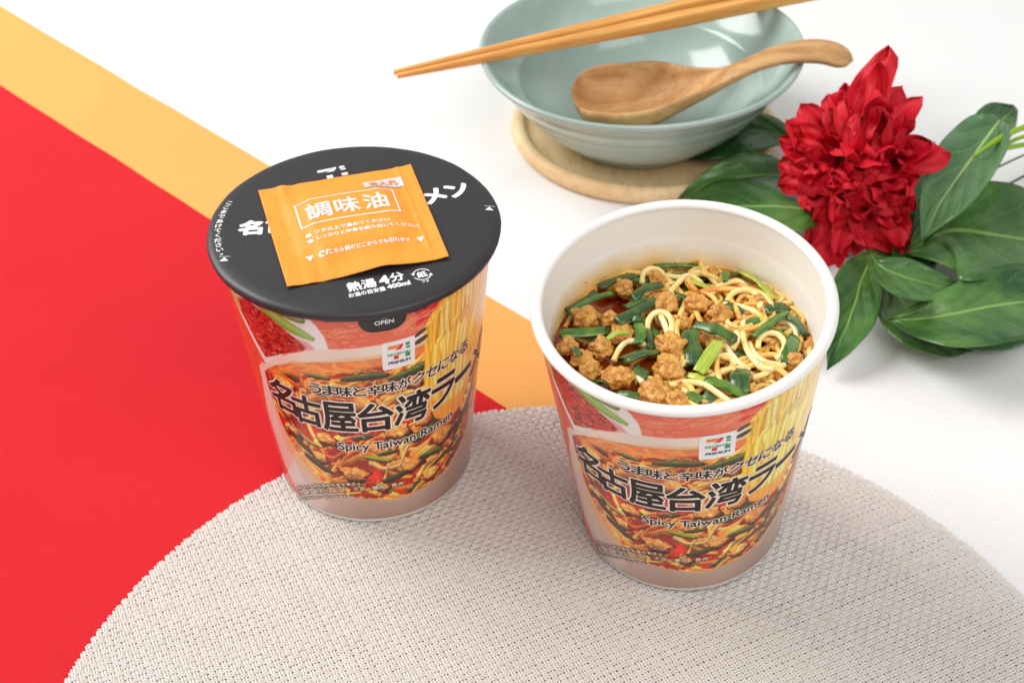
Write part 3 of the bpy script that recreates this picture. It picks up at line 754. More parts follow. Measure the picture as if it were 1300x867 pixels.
# ------------------------------------------------------------------ lid of the left cup
LR, LZ = 4.975, CUP_H+.1
def lid_z(x, y):
    r = math.hypot(x, y); n = mnoise.noise((x*.35, y*.35, 2.0))*.05+mnoise.noise((x*.9, y*.9, 5.0))*.015
    return LZ+n*(1-min(1, r/LR)**4)-(.05*max(0, (r-4.6)/.35) if r > 4.6 else 0)
prof_r = [0.01, .6, 1.2, 1.8, 2.4, 3.0, 3.5, 4.0, 4.35, 4.6, 4.75, 4.85]
seg = 200
vs = []
for r in prof_r:
    for k in range(seg):
        a = 2*math.pi*k/seg; x, y = r*math.cos(a), r*math.sin(a); vs.append((x, y, lid_z(x, y)))
for r, dz in ((4.93, -.085), (4.965, -.13), (LR, -.19), (LR-.01, -.25), (LR-.04, -.33), (LR-.09, -.335), (LR-.12, -.28)):
    for k in range(seg):
        a = 2*math.pi*k/seg; w = .02*math.sin(7*a+1)+.012*math.sin(17*a)
        kink = .035*math.exp(-((a-math.radians(270-6))/.03)**2)
        rr = r+w*.5*min(1, -dz/.3)+.004*math.sin(60*a)*min(1, -dz/.3); z = LZ+dz+w*min(1, -dz/.3)-kink
        vs.append((rr*math.cos(a), rr*math.sin(a), z))
fs = grid_faces(len(prof_r)+7, seg, True)
lid = mk('lid', vs, fs, M['lid'], left)
# pull tab and torn lip under the skirt at the front
def tab_sheet(a0, a1, h0, drop, name, out=.05, rag=0.0, parent=lid):
    n, mrow = 30, 6; vs = []
    for i in range(n):
        f = i/(n-1); a = math.radians(a0+(a1-a0)*f)
        d = drop*(max(0, 1-(2*f-1)**4))**.5+rag*mnoise.noise((f*9, a0, 1))
        for j in range(mrow):
            g = j/(mrow-1); h = h0-d*g
            r = R_BASE+(R_TOP-.12-R_BASE)*h/CUP_H+out+.02*(1-g)
            vs.append((r*math.sin(a), -r*math.cos(a), h))
    o = mk(name, vs, [q[::-1] for q in grid_faces(n, mrow)], M['lid'], parent)
    so = o.modifiers.new('t', 'SOLIDIFY'); so.thickness = .0002
    return o
tab_sheet(5, 25, LZ-.26, .78, 'pull_tab', .09)
tab_sheet(24, 36, LZ-.26, .34, 'lid_lip', .03, .12); tab_sheet(-4, 8, LZ-.26, .2, 'lid_lip', .02, .12)
def on_tab(x, y, z):
    a = math.radians(15.3+x/.082); h = 10.24+y; r = R_BASE+(R_TOP-.12-R_BASE)*h/CUP_H+.11+z+.015
    return (r*math.sin(a), -r*math.cos(a), h)
P = Print(); v, f = fit2d('OPEN', .62, .17); P.add(v, f, 0, -.03, .0, .006, 4); P.poly([(-.1, .12), (.1, .12), (0, .27)]); P.build('tab_lettering', M['white_ink'], lid, on_tab)
LROT = math.radians(18.5)
def on_lid(x, y, z):
    c, s = math.cos(LROT), math.sin(LROT); X, Y = x*c-y*s, x*s+y*c
    return (X, Y, lid_z(X, Y)+z+.006)
def raw_lid(x, y, z): return (x, y, lid_z(x, y)+z+.006)
P = Print()
n = 9
for i, ch in enumerate('名古屋台湾ラーメン'):
    s_ = -1+2*i/8; p = Vector((-3.48, -.25)).lerp(Vector((3.46, 1.92)), (s_+1)/2)
    nn = Vector((.30, -.954)); p = p+nn*.33*(1-s_*s_); rt = math.radians(17.8+14*s_)
    v, f = fit2d(ch, .74 if ch != 'ー' else .7, .76 if ch != 'ー' else .14); P.add(v, f, p.x, p.y, rt, .05, 10)
P.build('lid_title', M['white_ink'], lid, raw_lid, cut=.5)
P = Print()
v, f = fit2d('熱湯', .92, .46); P.add(v, f, -.62, -3.44, .0, .018, 6)
v, f = fit2d('4', .3, .42); P.add(v, f, .12, -3.42, 0, .03, 6)
v, f = fit2d('分', .44, .45); P.add(v, f, .56, -3.40, 0, .018, 6)
v, f = fit2d('お湯の目安量', 1.2, .22); P.add(v, f, -.55, -3.86, 0, .008, 4)
v, f = fit2d('400ml', .74, .22); P.add(v, f, .5, -3.83, 0, .016, 6)
v, f = fit2d('紙', .32, .32); P.add(v, f, 1.36, -3.55, .0, .012, 6)
for k in range(2):
    a0 = math.radians(20+180*k); P.ring(1.36, -3.55, .27, .31, a0, a0+math.radians(140)); a1 = a0+math.radians(150)
    P.poly([(1.36+.22*math.cos(a1-.3), -3.55+.22*math.sin(a1-.3)), (1.36+.37*math.cos(a1-.3), -3.55+.37*math.sin(a1-.3)), (1.36+.29*math.cos(a1+.15), -3.55+.29*math.sin(a1+.15))])
v, f = fit2d('フタ', .24, .12); P.add(v, f, 1.36, -3.95, 0, .004, 4)
P.build('lid_instructions', M['white_ink'], lid, on_lid, cut=.5)
P = Print(); seven_logo(P, P, P, .02, 3.22, 1.0, .62)
v, f = fit2d('SEVEN&i', .95, .17); P.add(v, f, 0, 2.78, 0, .012, 4, .002); P.build('lid_logo', M['white_ink'], lid, on_lid, cut=.5)
P = Print()
for i, ch in enumerate('ここまであけてください。'):
    ph = math.radians(164.3+38.0*i/11)
    v, f = text2d(ch, .25, sx=1.1); P.add(v, f, 4.58*math.cos(ph), 4.58*math.sin(ph), ph-math.pi, .008, 4)
P.build('lid_edge_lettering', M['white_ink'], lid, raw_lid, cut=.5)
for ph, sg in ((207.0, 1), (8.0, 1)):
    P = Print()
    a = math.radians(ph); c = Vector((4.62*math.cos(a), 4.62*math.sin(a))); rr = c.normalized(); tt = Vector((-rr.y, rr.x))
    P.poly([tuple(c-Vector((.15, 0))), tuple(c+Vector((.15, 0))), tuple(c+Vector((0, .2)))])
    b0 = c+Vector((-.18, .23)); P.poly([tuple(b0), tuple(b0+Vector((.36, 0))), tuple(b0+Vector((.36, .02))), tuple(b0+Vector((0, .02)))])
    P.build('lid_edge_arrow', M['white_ink'], lid, raw_lid, cut=.5)

# ------------------------------------------------------------------ sachet lying on the lid
sroot = empty('seasoning_oil_sachet', (-5.3022, 40.0188, .02+LZ), (0, 0, 0)); tag(sroot, 'orange seasoning oil sachet with white lettering lying on the black lid', 'sachet')
TL, TR, BR, BL = Vector((-3.5, 1.93)), Vector((1.76, 3.42)), Vector((3.27, -2.1)), Vector((-1.86, -3.62))
def s_xy(u, v):
    p = TL.lerp(TR, u).lerp(BL.lerp(BR, u), 1-v); bow = .05*math.sin(math.pi*u); return p
def s_z(u, v):
    e = min(u, 1-u)*5.45; g = min(v, 1-v)*5.6
    q = max(0, min(1, (e-.45)/1.1))*max(0, min(1, (g-.5)/1.2)); q = q*q*(3-2*q)
    z = .06+.30*q
    z += .05*mnoise.noise((u*3, v*3, 7))*(.3+q)+.022*mnoise.noise((u*9, v*9, 3))
    z += .16*math.exp(-((u-.58)/.16)**2-((v-0)/.14)**2)             # lifted lower edge
    z += .05*math.exp(-((u-1)/.05)**2)*1.0+.04*math.exp(-((u)/.06)**2)*(1-v)
    z += .05*math.exp(-((u-.905)/.016)**2)*min(1, v*6)*(1-.5*v)   # crease by the right seal
    z += .045*math.exp(-((u-.15)/.03)**2)*(.4+.6*v)-.02*math.exp(-((u-.22)/.03)**2)
    if v < .13: z += .0025*math.sin(u*5.45*2*math.pi/.11)
    if v > .9: z += .0015*math.sin(u*5.45*2*math.pi/.11)
    return z
NU, NV = 170, 120; vs = []; uv = []
for i in range(NU):
    for j in range(NV):
        u, v = i/(NU-1), j/(NV-1); p = s_xy(u, v); vs.append((p.x, p.y, s_z(u, v)))
sa = mk('sachet_body', vs, [f[::-1] for f in grid_faces(NU, NV)], M['sachet'], sroot)
so = sa.modifiers.new('t', 'SOLIDIFY'); so.thickness = .0003; so.offset = -1
def on_s(x, y, z):     # x,y in cm from the sachet's centre
    u, v = min(1, max(0, .5+x/5.4)), min(1, max(0, .5+y/5.65)); p = s_xy(u, v); return (p.x, p.y, s_z(u, v)+z+.008)
P = Print()
for ch, x in (('調', -.98), ('味', .0), ('油', .98)):
    v, f = fit2d(ch, .82, .82); P.add(v, f, x+.0, .62, 0, .018, 8)
rect(P, -1.72, -.08, 1.72, 1.34, .055)
P.build('sachet_title', M['white_ink'], sroot, on_s, cut=.13, cuty=.13)
P = Print()
v, f = fit2d('フタの上で温めてください', 2.55, .2); P.add(v, f, -.05, -.55, 0, .008, 4)
v, f = fit2d('しっかりと中身を絞り出してください', 3.45, .2); P.add(v, f, .40, -.88, 0, .008, 4)
for y in (-.55, -.88): P.poly([(-1.55+.1*math.cos(k*.52), y+.1*math.sin(k*.52)) for k in range(12)])
v, f = fit2d('こちら側のどこからでも切れます', 2.75, .17); P.add(v, f, .3, -1.62, 0, .006, 4)
for x in (-1.72, 2.02): P.poly([(x-.14, -1.52), (x, -1.76), (x+.14, -1.52)])
P.ring(-1.3, -1.62, .06, .12, .4, 5.2, 14); P.poly([(-1.2, -1.72), (-1.12, -1.5), (-1.06, -1.53), (-1.14, -1.72)])
P.build('sachet_small_print', M['white_ink'], sroot, on_s, cut=.2, cuty=.2)
P = Print(); P.poly([(.82, 1.56), (2.18, 1.56), (2.18, 2.16), (.82, 2.16)]); P.build('silver_patch', M['silver'], sroot, on_s, cut=.13, cuty=.13, base=.014)
P = Print()
for i, ch in enumerate('後入れ'):
    v, f = fit2d(ch, .3, .36); P.add(v, f, 1.16+.34*i, 1.86, 0, .01, 6)
P.build('silver_patch_lettering', M['logo_orange'], sroot, on_s, cut=.2, cuty=.1, base=.036)
#PART2
# ------------------------------------------------------------------ coaster, bowl
CX, CY = 6.86, 63.6
cr = empty('wooden_coaster', (CX, CY, TZ)); tag(cr, 'round pale wooden saucer coaster under the green bowl', 'coaster')
vs, fs = lathe([(.01, .0), (6.3, .0), (6.6, .12), (6.76, .4), (6.74, .72), (6.62, .88), (6.4, .92), (6.2, .88), (6.08, .74), (6.0, .58), (5.85, .52), (3, .5), (.01, .5)], 128)
mk('coaster_body', vs, fs, M['coaster_wood'], cr)
BX, BY, BZ = 6.43, 63.25, TZ+.52
bw = empty('ceramic_bowl', (BX, BY, BZ)); tag(bw, 'empty pale green glazed bowl standing on the wooden coaster', 'bowl')
bp = [(.01, .25), (3.5, .25), (3.55, .0), (3.85, .0), (3.95, .12), (4.02, .32), (4.5, .62), (5.2, 1.2), (5.9, 1.95), (6.5, 2.75), (6.62, 2.95), (6.68, 3.0), (7.05, 3.55), (7.12, 3.7), (7.18, 3.74), (7.5, 4.25), (7.68, 4.42), (7.84, 4.56), (7.88, 4.68), (7.82, 4.79), (7.7, 4.8), (7.55, 4.68),
      (7.2, 4.15), (6.85, 3.72), (6.5, 3.4), (6.12, 3.18), (5.98, 3.12), (5.9, 3.0), (5.75, 2.7), (5.3, 2.1), (4.6, 1.5), (3.6, 1.02), (2.4, .78), (1.2, .7), (.01, .68)]
def bw_fn(p, r, a, z):
    k = (r/7.8)**2*(z/4.8)
    q = 1+k*(.022*math.cos(2*(a-.55))+.014*math.cos(3*a+.8)+.004*math.sin(5*a))
    return (p[0]*q, p[1]*q, z+k*.07*math.sin(2*a+1))
vs, fs = lathe(bp, 160, fn=bw_fn); mk('bowl_body', vs, fs, M['celadon'], bw)
# ------------------------------------------------------------------ chopsticks on the bowl
def stick(name, p0, p1, L, label):
    d = (p1-p0).normalized(); o = empty(name, tuple(p0)); ang = math.atan2(d.y, d.x); o.rotation_euler = (0, -math.asin(d.z), ang)
    n = 40; path = [Vector((L*k/(n-1), 0, 0)) for k in range(n)]
    rad = [.125+.245*min(1, (k/(n-1))/.62)**.9+.012*mnoise.noise((k*.5, ang, 1)) for k in range(n)]
    path[0] = Vector((.0, 0, 0)); vs, fs = tube(path, rad, 16, .95, shape='square')
    m = mk('stick_body', vs, fs, M['chop_wood'], o); b = m.modifiers.new('b', 'BEVEL'); b.width = .0004; b.segments = 2; b.limit_method = 'ANGLE'
    tag(o, label, 'chopstick', 'pair of chopsticks across the bowl'); return o
stick('chopstick', at(504, 97, 5.05), at(820, 33.5, 5.42), 23, 'nearer chopstick of the pair across the bowl')
stick('chopstick', at(500, 92.5, 5.12), at(820, 20, 5.45), 23, 'farther chopstick of the pair, partly behind the other')
# ------------------------------------------------------------------ spoon
def spoon():
    C = [(726, 111, 3.05), (750, 111, 3.15), (785, 112, 3.35), (825, 110, 3.65), (865, 106, 4.0), (900, 100, 4.4), (930, 91, 4.85), (960, 79, 5.25), (990, 69.5, 5.5), (1020, 65, 5.55), (1050, 66, 5.5), (1083, 77, 5.2)]
    HW = [.12, 1.7, 2.3, 2.28, 1.55, .95, .56, .52, .64, .8, .88, .8]
    DP = [.35, 1.25, 1.8, 1.75, 1.2, .75, .5, .42, .4, .42, .44, .44]      # depth below the rim plane
    TP = [-.08, -1.0, -1.55, -1.5, -.92, -.35, .12, .2, .24, .26, .26, .2]      # inner surface height at the middle
    P = [at(*c) for c in C]; n = 72; path = smooth_path(P, n)
    def ip(A, t):
        t = t*(len(A)-1); i = min(int(t), len(A)-2); f = t-i; f2 = f
        a, b, c, d = A[max(i-1, 0)], A[i], A[i+1], A[min(i+2, len(A)-1)]
        return .5*((2*b)+(c-a)*f+(2*a-5*b+4*c-d)*f*f+(3*b-a-3*c+d)*f**3)
    nup0 = Vector((-.12, -.04, .99)).normalized(); K = 40; vs = []
    org = path[0].copy()
    for i, p in enumerate(path):
        t = (path[min(i+1, n-1)]-path[max(i-1, 0)]).normalized(); f = i/(n-1)
        nup = nup0.lerp(Vector((0, -.12, .99)), min(1, max(0, (f-.45)/.2))).normalized()
        s = nup.cross(t).normalized(); u = t.cross(s)
        w, d, tp = max(.06, ip(HW, f)), ip(DP, f), ip(TP, f)
        if f < .17: q_ = math.sqrt(max(.003, 1-(1-f/.17)**2)); w = ip(HW, .17)*q_; d = ip(DP, .17)*q_; tp = ip(TP, .17)*q_
        if f > .94: q_ = math.sqrt(max(.01, 1-((f-.94)/.06)**2)); w *= q_; d *= q_; tp *= q_
        for k in range(K):
            a = 2*math.pi*k/K; x = math.cos(a)
            xx = x*w
            if math.sin(a) <= 0: z = -d*(abs(math.sin(a)))**.9; xx = x*w
            else:
                q = abs(math.sin(a)) 
                if tp < 0: z = tp*max(0, (q-.16)/.84)**.62; xx = x*w*(1-.085*min(1, q/.16)) 
                else: z = tp*q
            vs.append(p+s*xx+u*z-org)
    fs = grid_faces(n, K, True); fs.append(tuple(range(K))); fs.append(tuple((n-1)*K+k for k in range(K))[::-1])
    o = mk('wooden_spoon', vs, fs, M['spoon_wood']); o.location = org*CM
    bm = bmesh.new(); bm.from_mesh(o.data); bmesh.ops.recalc_face_normals(bm, faces=bm.faces); bm.to_mesh(o.data); bm.free()
    tag(o, 'wooden spoon resting in the green bowl, curved handle over its rim', 'spoon')
spoon()

# ------------------------------------------------------------------ artificial flower spray
fl = empty('artificial_flower', tuple(at(1085, 260, TZ))); FO = at(1085, 260, TZ)
tag(fl, 'red artificial flower with large green leaves lying beside the open cup', 'artificial flower')
def loc(v): return v-FO
camv = (Vector((0, 0, CAM_H))-at(1083, 215, 3.5)).normalized()
def petal(B, T, N, w, ruf, seed, bow=.25, tipcurl=.0, cup_=.35):
    nu, nv = 12, 9; ax = T-B; L = ax.length; t = ax.normalized(); s = t.cross(N).normalized(); nn = s.cross(t).normalized()
    vs = []
    for i in range(nu):
        u = i/(nu-1); prof_ = (math.sin(math.pi*min(1, u**1.3*.90+.08))**.5)*(1-.1*u); prof_ = max(prof_, .16*(1-u))
        if i == nu-1: prof_ *= .15
        for j in range(nv):
            q = j/(nv-1)*2-1
            z = bow*L*math.sin(math.pi*u)*.5+tipcurl*L*u*u*u+cup_*w*(q*q)*(1-.6*u)*.9
            z += ruf*w*mnoise.noise((u*2.6+seed, q*1.6, seed*1.7))
            z += -.10*w*math.exp(-(q/.12)**2)*(1-u)
            e = ruf*.22*w*mnoise.noise((u*5+seed, q*3, 9+seed))
            vs.append(loc(B+t*(L*u+e)+s*(q*w*prof_*(1+.12*mnoise.noise((u*4, seed, q)))+.15*w*mnoise.noise((u*1.5, seed*3, 4))*u)+nn*z))
    return mk('petal', vs, grid_faces(nu, nv), M['petal'], fl)
Cc = at(1082, 222, 3.6)
upi = Vector((0, 0, 1))-camv*camv.z; upi.normalize(); rti = upi.cross(camv).normalized()*1.0
if rti.x < 0: rti = -rti
PXC = F_PX/((Vector((0, 0, CAM_H))-Cc).length)      # px per cm at the head
fr = random.Random(4)
tips = [(1098, 62, 17), (1078, 110, 13), (1056, 112, 9), (1120, 108, 14), (1147, 118, 11), (1038, 128, 13), (1008, 145, 14), (992, 168, 12), (986, 190, 12), (990, 222, 15), (994, 246, 13), (1030, 268, 12), (1022, 292, 10),
        (1049, 322, 14), (1070, 347, 17), (1098, 318, 13), (1120, 312, 12), (1148, 328, 14), (1167, 306, 14), (1166, 250, 13), (1194, 184, 15), (1168, 168, 13), (1162, 212, 13), (1086, 84, 13), (1130, 150, 15), (1030, 150, 14), (1012, 205, 15)]
def p_from_px(px, py, up_): return Cc+rti*((px-1082)/PXC)-upi*((py-222)/PXC)+camv*up_
for i, (px, py, w) in enumerate(tips):
    dx, dy = px-1082, py-222; B = p_from_px(1082+dx*.22, 222+dy*.22, -.8); T = p_from_px(px, py, -.9-.35*fr.random())
    petal(B, T, (camv+rti*fr.uniform(-.35, .35)+upi*fr.uniform(-.25, .25)).normalized(), w/PXC*1.5, .9, i*1.37, .3, fr.uniform(-.05, .15), fr.uniform(.2, .6))
def edge_r(phi):
    best = 0
    for px, py, w in tips:
        a = math.atan2(-(py-222), px-1082); d = abs((a-phi+math.pi) % (2*math.pi)-math.pi)
        best += 0
    c = sorted(((abs((math.atan2(-(py-222), px-1082)-phi+math.pi) % (2*math.pi)-math.pi)), math.hypot(px-1082, py-222)) for px, py, w in tips)[:3]
    return sum(x[1] for x in c)/3
lay = [(.92, 17, .1), (.79, 17, .5), (.66, 15, .9), (.53, 13, 1.3), (.40, 10, 1.6), (.27, 8, 1.9), (.14, 6, 2.1)]
hx, hy = 1074, 232
for li, (f, n, h) in enumerate(lay):
    for k in range(n):
        phi = 2*math.pi*(k+.5*(li % 2)+fr.uniform(-.3, .3))/n; R = edge_r(phi)*f*fr.uniform(.88, 1.08)
        ox, oy = 1082+(hx-1082)*(1-f), 222+(hy-222)*(1-f)
        T = p_from_px(ox+R*math.cos(phi), oy-R*math.sin(phi), h-.5+fr.uniform(-.2, .25))
        rb_ = R*max(.0, (f-.42)/f); B = p_from_px(ox+rb_*math.cos(phi), oy-rb_*math.sin(phi), h-1.5)
        rad_ = rti*math.cos(phi)+upi*math.sin(phi)
        N = (camv+rad_*-(.15+.5*(1-f))+rti*fr.uniform(-.8, .8)+upi*fr.uniform(-.8, .8)).normalized()
        petal(B, T, N, fr.uniform(11, 21)/PXC*(.7+.35*f), fr.uniform(.8, 1.5), li*10+k*1.9, fr.uniform(.1, .7), fr.uniform(-.7, .9), fr.uniform(-.2, 1.5))
# leaves
def leaf(C, hw, name='leaf', m='leaf', fold=.35, wave=.12, asym=0.0, seed=0, round_=.75, par=None):
    """C: midrib as (px, py, z); hw: half widths in px (left, right) per C point"""
    nu, nv = 30, 13; P = smooth_path([(c[0], c[1], c[2]) for c in C], nu)
    Hh = smooth_path([(h[0], h[1], 0) for h in hw], nu); vs = []; uv = []
    for i in range(nu):
        t = P[min(i+1, nu-1)]-P[max(i-1, 0)]; n2 = Vector((-t.y, t.x, 0)).normalized(); u = i/(nu-1)
        for j in range(nv):
            q = j/(nv-1)*2-1; h = max(0, Hh[i].x) if q < 0 else max(0, Hh[i].y)
            ed = 1+.05*mnoise.noise((u*5+seed, q*2, seed))
            x, y = P[i].x+n2.x*q*h*ed, P[i].y+n2.y*q*h*ed
            z = P[i].z+fold*(abs(q)**1.4)*min(1, h/25)+wave*1.6*mnoise.noise((u*3+seed*2, q*1.3+seed, 1))*min(1, abs(q)*1.6)+.05*math.sin(u*26+abs(q)*-5)*abs(q)*(1-abs(q))
            z = max(z, TZ+.06+.02*seed % .05)
            vs.append(loc(at(x, y, z))); uv.append((u, j/(nv-1)))
    o = mk('leaf', vs, grid_faces(nu, nv), M[m], fl, uv=uv)
    so = o.modifiers.new('t', 'SOLIDIFY'); so.thickness = .00035
    return o
# behind / left of the head
leaf([(1012, 178, .9), (975, 168, 1.0), (930, 172, .9), (890, 190, .7), (866, 199, .4)], [(4, 4), (20, 22), (26, 24), (14, 12), (0, 0)], m='leaf_deep', seed=1)
leaf([(1010, 226, .9), (970, 222, 1.1), (925, 228, 1.1), (890, 240, .8), (862, 252, .3)], [(4, 6), (14, 27), (18, 26), (12, 14), (0, 0)], seed=2)
leaf([(1042, 272, 1.6), (1024, 266, 1.9), (985, 262, 2.0), (940, 262, 1.8), (900, 262, 1.3), (866, 262, .8)], [(18, 16), (30, 28), (34, 34), (34, 36), (26, 28), (0, 0)], m='leaf', fold=-.35, seed=3)
leaf([(1112, 318, .9), (1096, 350, 1.1), (1082, 395, .9), (1066, 435, .5), (1050, 469, .2)], [(8, 6), (26, 30), (32, 34), (20, 18), (0, 0)], seed=4)
leaf([(1120, 345, .7), (1140, 375, .8), (1165, 405, .7), (1205, 435, .4), (1235, 446, .2)], [(10, 12), (30, 34), (34, 36), (26, 20), (0, 0)], m='leaf', seed=5, fold=.2)
leaf([(1104, 322, 2.2), (1118, 338, 2.5), (1150, 352, 2.4), (1190, 362, 1.9), (1232, 368, 1.4)], [(4, 4), (15, 16), (24, 26), (16, 20), (0, 0)], seed=6, m='leaf', fold=.3)
leaf([(1150, 322, .9), (1185, 300, 1.3), (1215, 292, 1.6), (1262, 298, 1.6), (1312, 306, 1.4), (1350, 312, 1.2)], [(0, 0), (34, 42), (60, 62), (68, 58), (52, 44), (0, 0)], seed=7, fold=.6, wave=.25)
leaf([(1186, 428, .25), (1240, 426, .3), (1290, 418, .3), (1340, 405, .3)], [(0, 0), (20, 19), (30, 22), (10, 10)], m='leaf_pale', seed=12, fold=.1)
leaf([(1127, 405, 1.2), (1165, 405, 1.5), (1210, 398, 1.9), (1262, 388, 2.0), (1310, 382, 1.8), (1360, 376, 1.4)], [(0, 0), (20, 24), (34, 43), (46, 48), (46, 42), (0, 0)], seed=8, fold=.5, wave=.2)
leaf([(1270, 152, 3.7), (1258, 168, 3.6), (1236, 198, 3.4), (1214, 228, 3.1), (1193, 259, 2.7), (1171, 306, 1.9)], [(14, 14), (28, 34), (34, 43), (34, 40), (27, 27), (0, 0)], m='leaf_pale', seed=9, fold=.45, wave=.3)
leaf([(1236, 182, 1.8), (1258, 165, 2.0), (1275, 150, 2.1), (1290, 137, 2.0)], [(8, 10), (28, 24), (26, 20), (4, 4)], m='leaf', seed=11)
leaf([(1100, 300, .4), (1130, 320, .5), (1165, 330, .5), (1200, 320, .4)], [(5, 5), (25, 25), (25, 25), (0, 0)], m='leaf_deep', seed=13)
leaf([(1138, 336, .5), (1158, 296, 1.0), (1174, 252, 1.4), (1184, 205, 1.5), (1186, 180, 1.4)], [(6, 6), (24, 24), (28, 26), (16, 14), (0, 0)], m='leaf_deep', seed=15)
def stem(pts, r, m, name='stem'):
    p = smooth_path([loc(at(*q)) for q in pts], 24); vs, fs = tube(p, r, 8); mk(name, vs, fs, M[m], fl)
stem([(1236, 199, 3.62), (1254, 186, 3.85), (1277, 172, 3.8), (1300, 162, 3.7), (1340, 150, 3.7)], [.05+.09*min(1, i/8) for i in range(24)], 'stem')
stem([(1262, 193, 2.6), (1270, 190, 3.1), (1300, 184, 3.0), (1340, 178, 3.0)], .12, 'stem')
stem([(1272, 190, 2.8), (1284, 180, 3.0), (1305, 172, 3.1), (1340, 164, 3.1)], .1, 'stem')
stem([(1240, 225, .8), (1270, 211, .6), (1300, 197, .5), (1350, 175, .4)], .05, 'wire', 'wire_stem')
stem([(1240, 247, .8), (1275, 236, .5), (1300, 224, .4), (1350, 200, .3)], .06, 'wire', 'wire_stem')
stem([(1022, 298, .3), (1044, 303, .25), (1062, 306, .2), (1090, 305, .2)], .1, 'stem')

# ------------------------------------------------------------------ contents of the open cup
SX, SY, SR, SZ = 5.60, 35.78, 4.13, 9.0
vs = [(SX+4.28*math.cos(2*math.pi*k/96), SY+4.28*math.sin(2*math.pi*k/96), SZ-.22) for k in range(96)]+[(SX, SY, SZ-.22)]
o = mk('broth', vs, [(k, (k+1) % 96, 96) for k in range(96)], M['broth']); tag(o, 'dark red oily broth filling the open cup', 'broth', kind='stuff')
def inside(p, m=.1):
    d = Vector((p.x-SX, p.y-SY, 0)); L = d.length; R = SR-m
    if L > R: d *= R/L; return Vector((SX+d.x, SY+d.y, p.z))
    return p
# tangled mass
nr = random.Random(21); V, Fc = [], []
for k in range(130):
    a = nr.uniform(0, 2*math.pi); rr = SR*math.sqrt(nr.random())*.95; p = Vector((SX+rr*math.cos(a), SY+rr*math.sin(a), 0))
    right_side = p.x > SX-.3
    if not right_side and nr.random() < .6: continue
    h = nr.uniform(0, 2*math.pi); c = nr.uniform(-.25, .25); pts = []; zb = SZ-.26+nr.random()*(.55 if right_side else .24)
    for i in range(30):
        c += nr.uniform(-.14, .14); c = max(-.5, min(.5, c)); h += c; p = p+Vector((math.cos(h), math.sin(h), 0))*.2
        q = inside(p, .14)
        if (q-p).length > .01: h += .5
        p = q; pts.append(Vector((p.x, p.y, zb+.12*math.sin(i*.35+k)-.30*max(0, min(1, (SX-.4-p.x)/1.4)))))
    v, f = tube(pts, [.094*(1+.15*mnoise.noise((i*.3, k, 0))) for i in range(len(pts))], 8); b = len(V); V += v; Fc += [tuple(x+b for x in g) for g in f]
o = mk('noodle_mass', V, Fc, M['noodle_soaked_bounce']); tag(o, 'tangle of pale yellow noodles in the broth of the open cup', 'noodles', kind='stuff')
loops = [([(822, 418), (823, 408), (829, 399), (839, 396), (849, 401), (853, 412), (851, 428)], .42, 'noodle loop in the middle left of the soup, between chives and meat'),
 ([(779, 458), (785, 445), (794, 435), (806, 433), (820, 438)], .3, 'single noodle arching beside the dark green chive patch at left'),
 ([(962, 442), (965, 429), (975, 423), (988, 425), (996, 436), (993, 450), (984, 455)], .42, 'round noodle coil near the right side of the soup'),
 ([(944, 402), (943, 425), (950, 447), (966, 466), (984, 468), (997, 462)], .38, 'long noodle sweeping from centre down to the right edge'),
 ([(951, 436), (958, 450), (972, 460), (990, 463)], .33, 'noodle running just inside the long sweeping noodle'),
 ([(919, 434), (927, 448), (940, 462), (952, 470)], .3, 'short noodle beside the pale green chive, left of the sweep'),
 ([(923, 382), (931, 372), (944, 368), (958, 372), (966, 382), (964, 392)], .36, 'noodle bend in front of the lime chive at upper right'),
 ([(902, 374), (916, 362), (936, 357), (948, 364)], .36, 'noodle across the back right, under the small bright chive'),
 ([(918, 386), (938, 389), (956, 395), (970, 408)], .33, 'noodle from the tall meat piece towards the right chives'),
 ([(846, 350), (866, 352), (888, 346), (906, 353)], .3, 'noodle along the back wall under the bright chive'),
 ([(988, 408), (1002, 411), (1011, 422), (1008, 436)], .34, 'noodle curled among the dark chives at the right wall'),
 ([(890, 484), (910, 475), (930, 468), (944, 470)], .34, 'noodle behind the dark folded chive at the front'),
 ([(898, 464), (909, 454), (924, 452), (934, 464)], .34, 'noodle arch right of the pale green chive'),
 ([(850, 489), (872, 485), (893, 488), (908, 497), (926, 510)], .36, 'noodle lying over the front chives near the rim'),
 ([(800, 476), (812, 482), (820, 492), (822, 502)], .28, 'noodle between two meat pieces at the front left'),
 ([(815, 360), (817, 347), (827, 341), (839, 345), (846, 356)], .32, 'noodle arch at the back left beside the chives'),
 ([(850, 372), (862, 358), (872, 350), (886, 356), (894, 366)], .34, 'noodle bend behind the reddish meat piece'),
 ([(836, 398), (842, 408), (848, 424)], .36, 'short noodle inside the middle left loop'),
 ([(932, 412), (936, 430), (930, 444)], .34, 'short noodle dropping right of the long dark chive'),
 ([(1000, 446), (990, 462), (972, 474), (955, 480)], .28, 'noodle following the front right wall of the cup')]
for pts, z, lab in loops:
    n = len(pts); path = smooth_path([inside(at(x, y, SZ+z-.12+.12*math.sin(math.pi*i/(n-1))), .13) for i, (x, y) in enumerate(pts)], 30)
    r = [.100*(1+.16*mnoise.noise((i*.3, z*9, 1))) for i in range(30)]
    v, f = tube(path, r, 10); b0 = path[0].copy(); o = mk('noodle', [q-b0 for q in v], f, M['noodle']); o.location = b0*CM
    tag(o, lab, 'noodle', 'noodles lying on top of the soup')
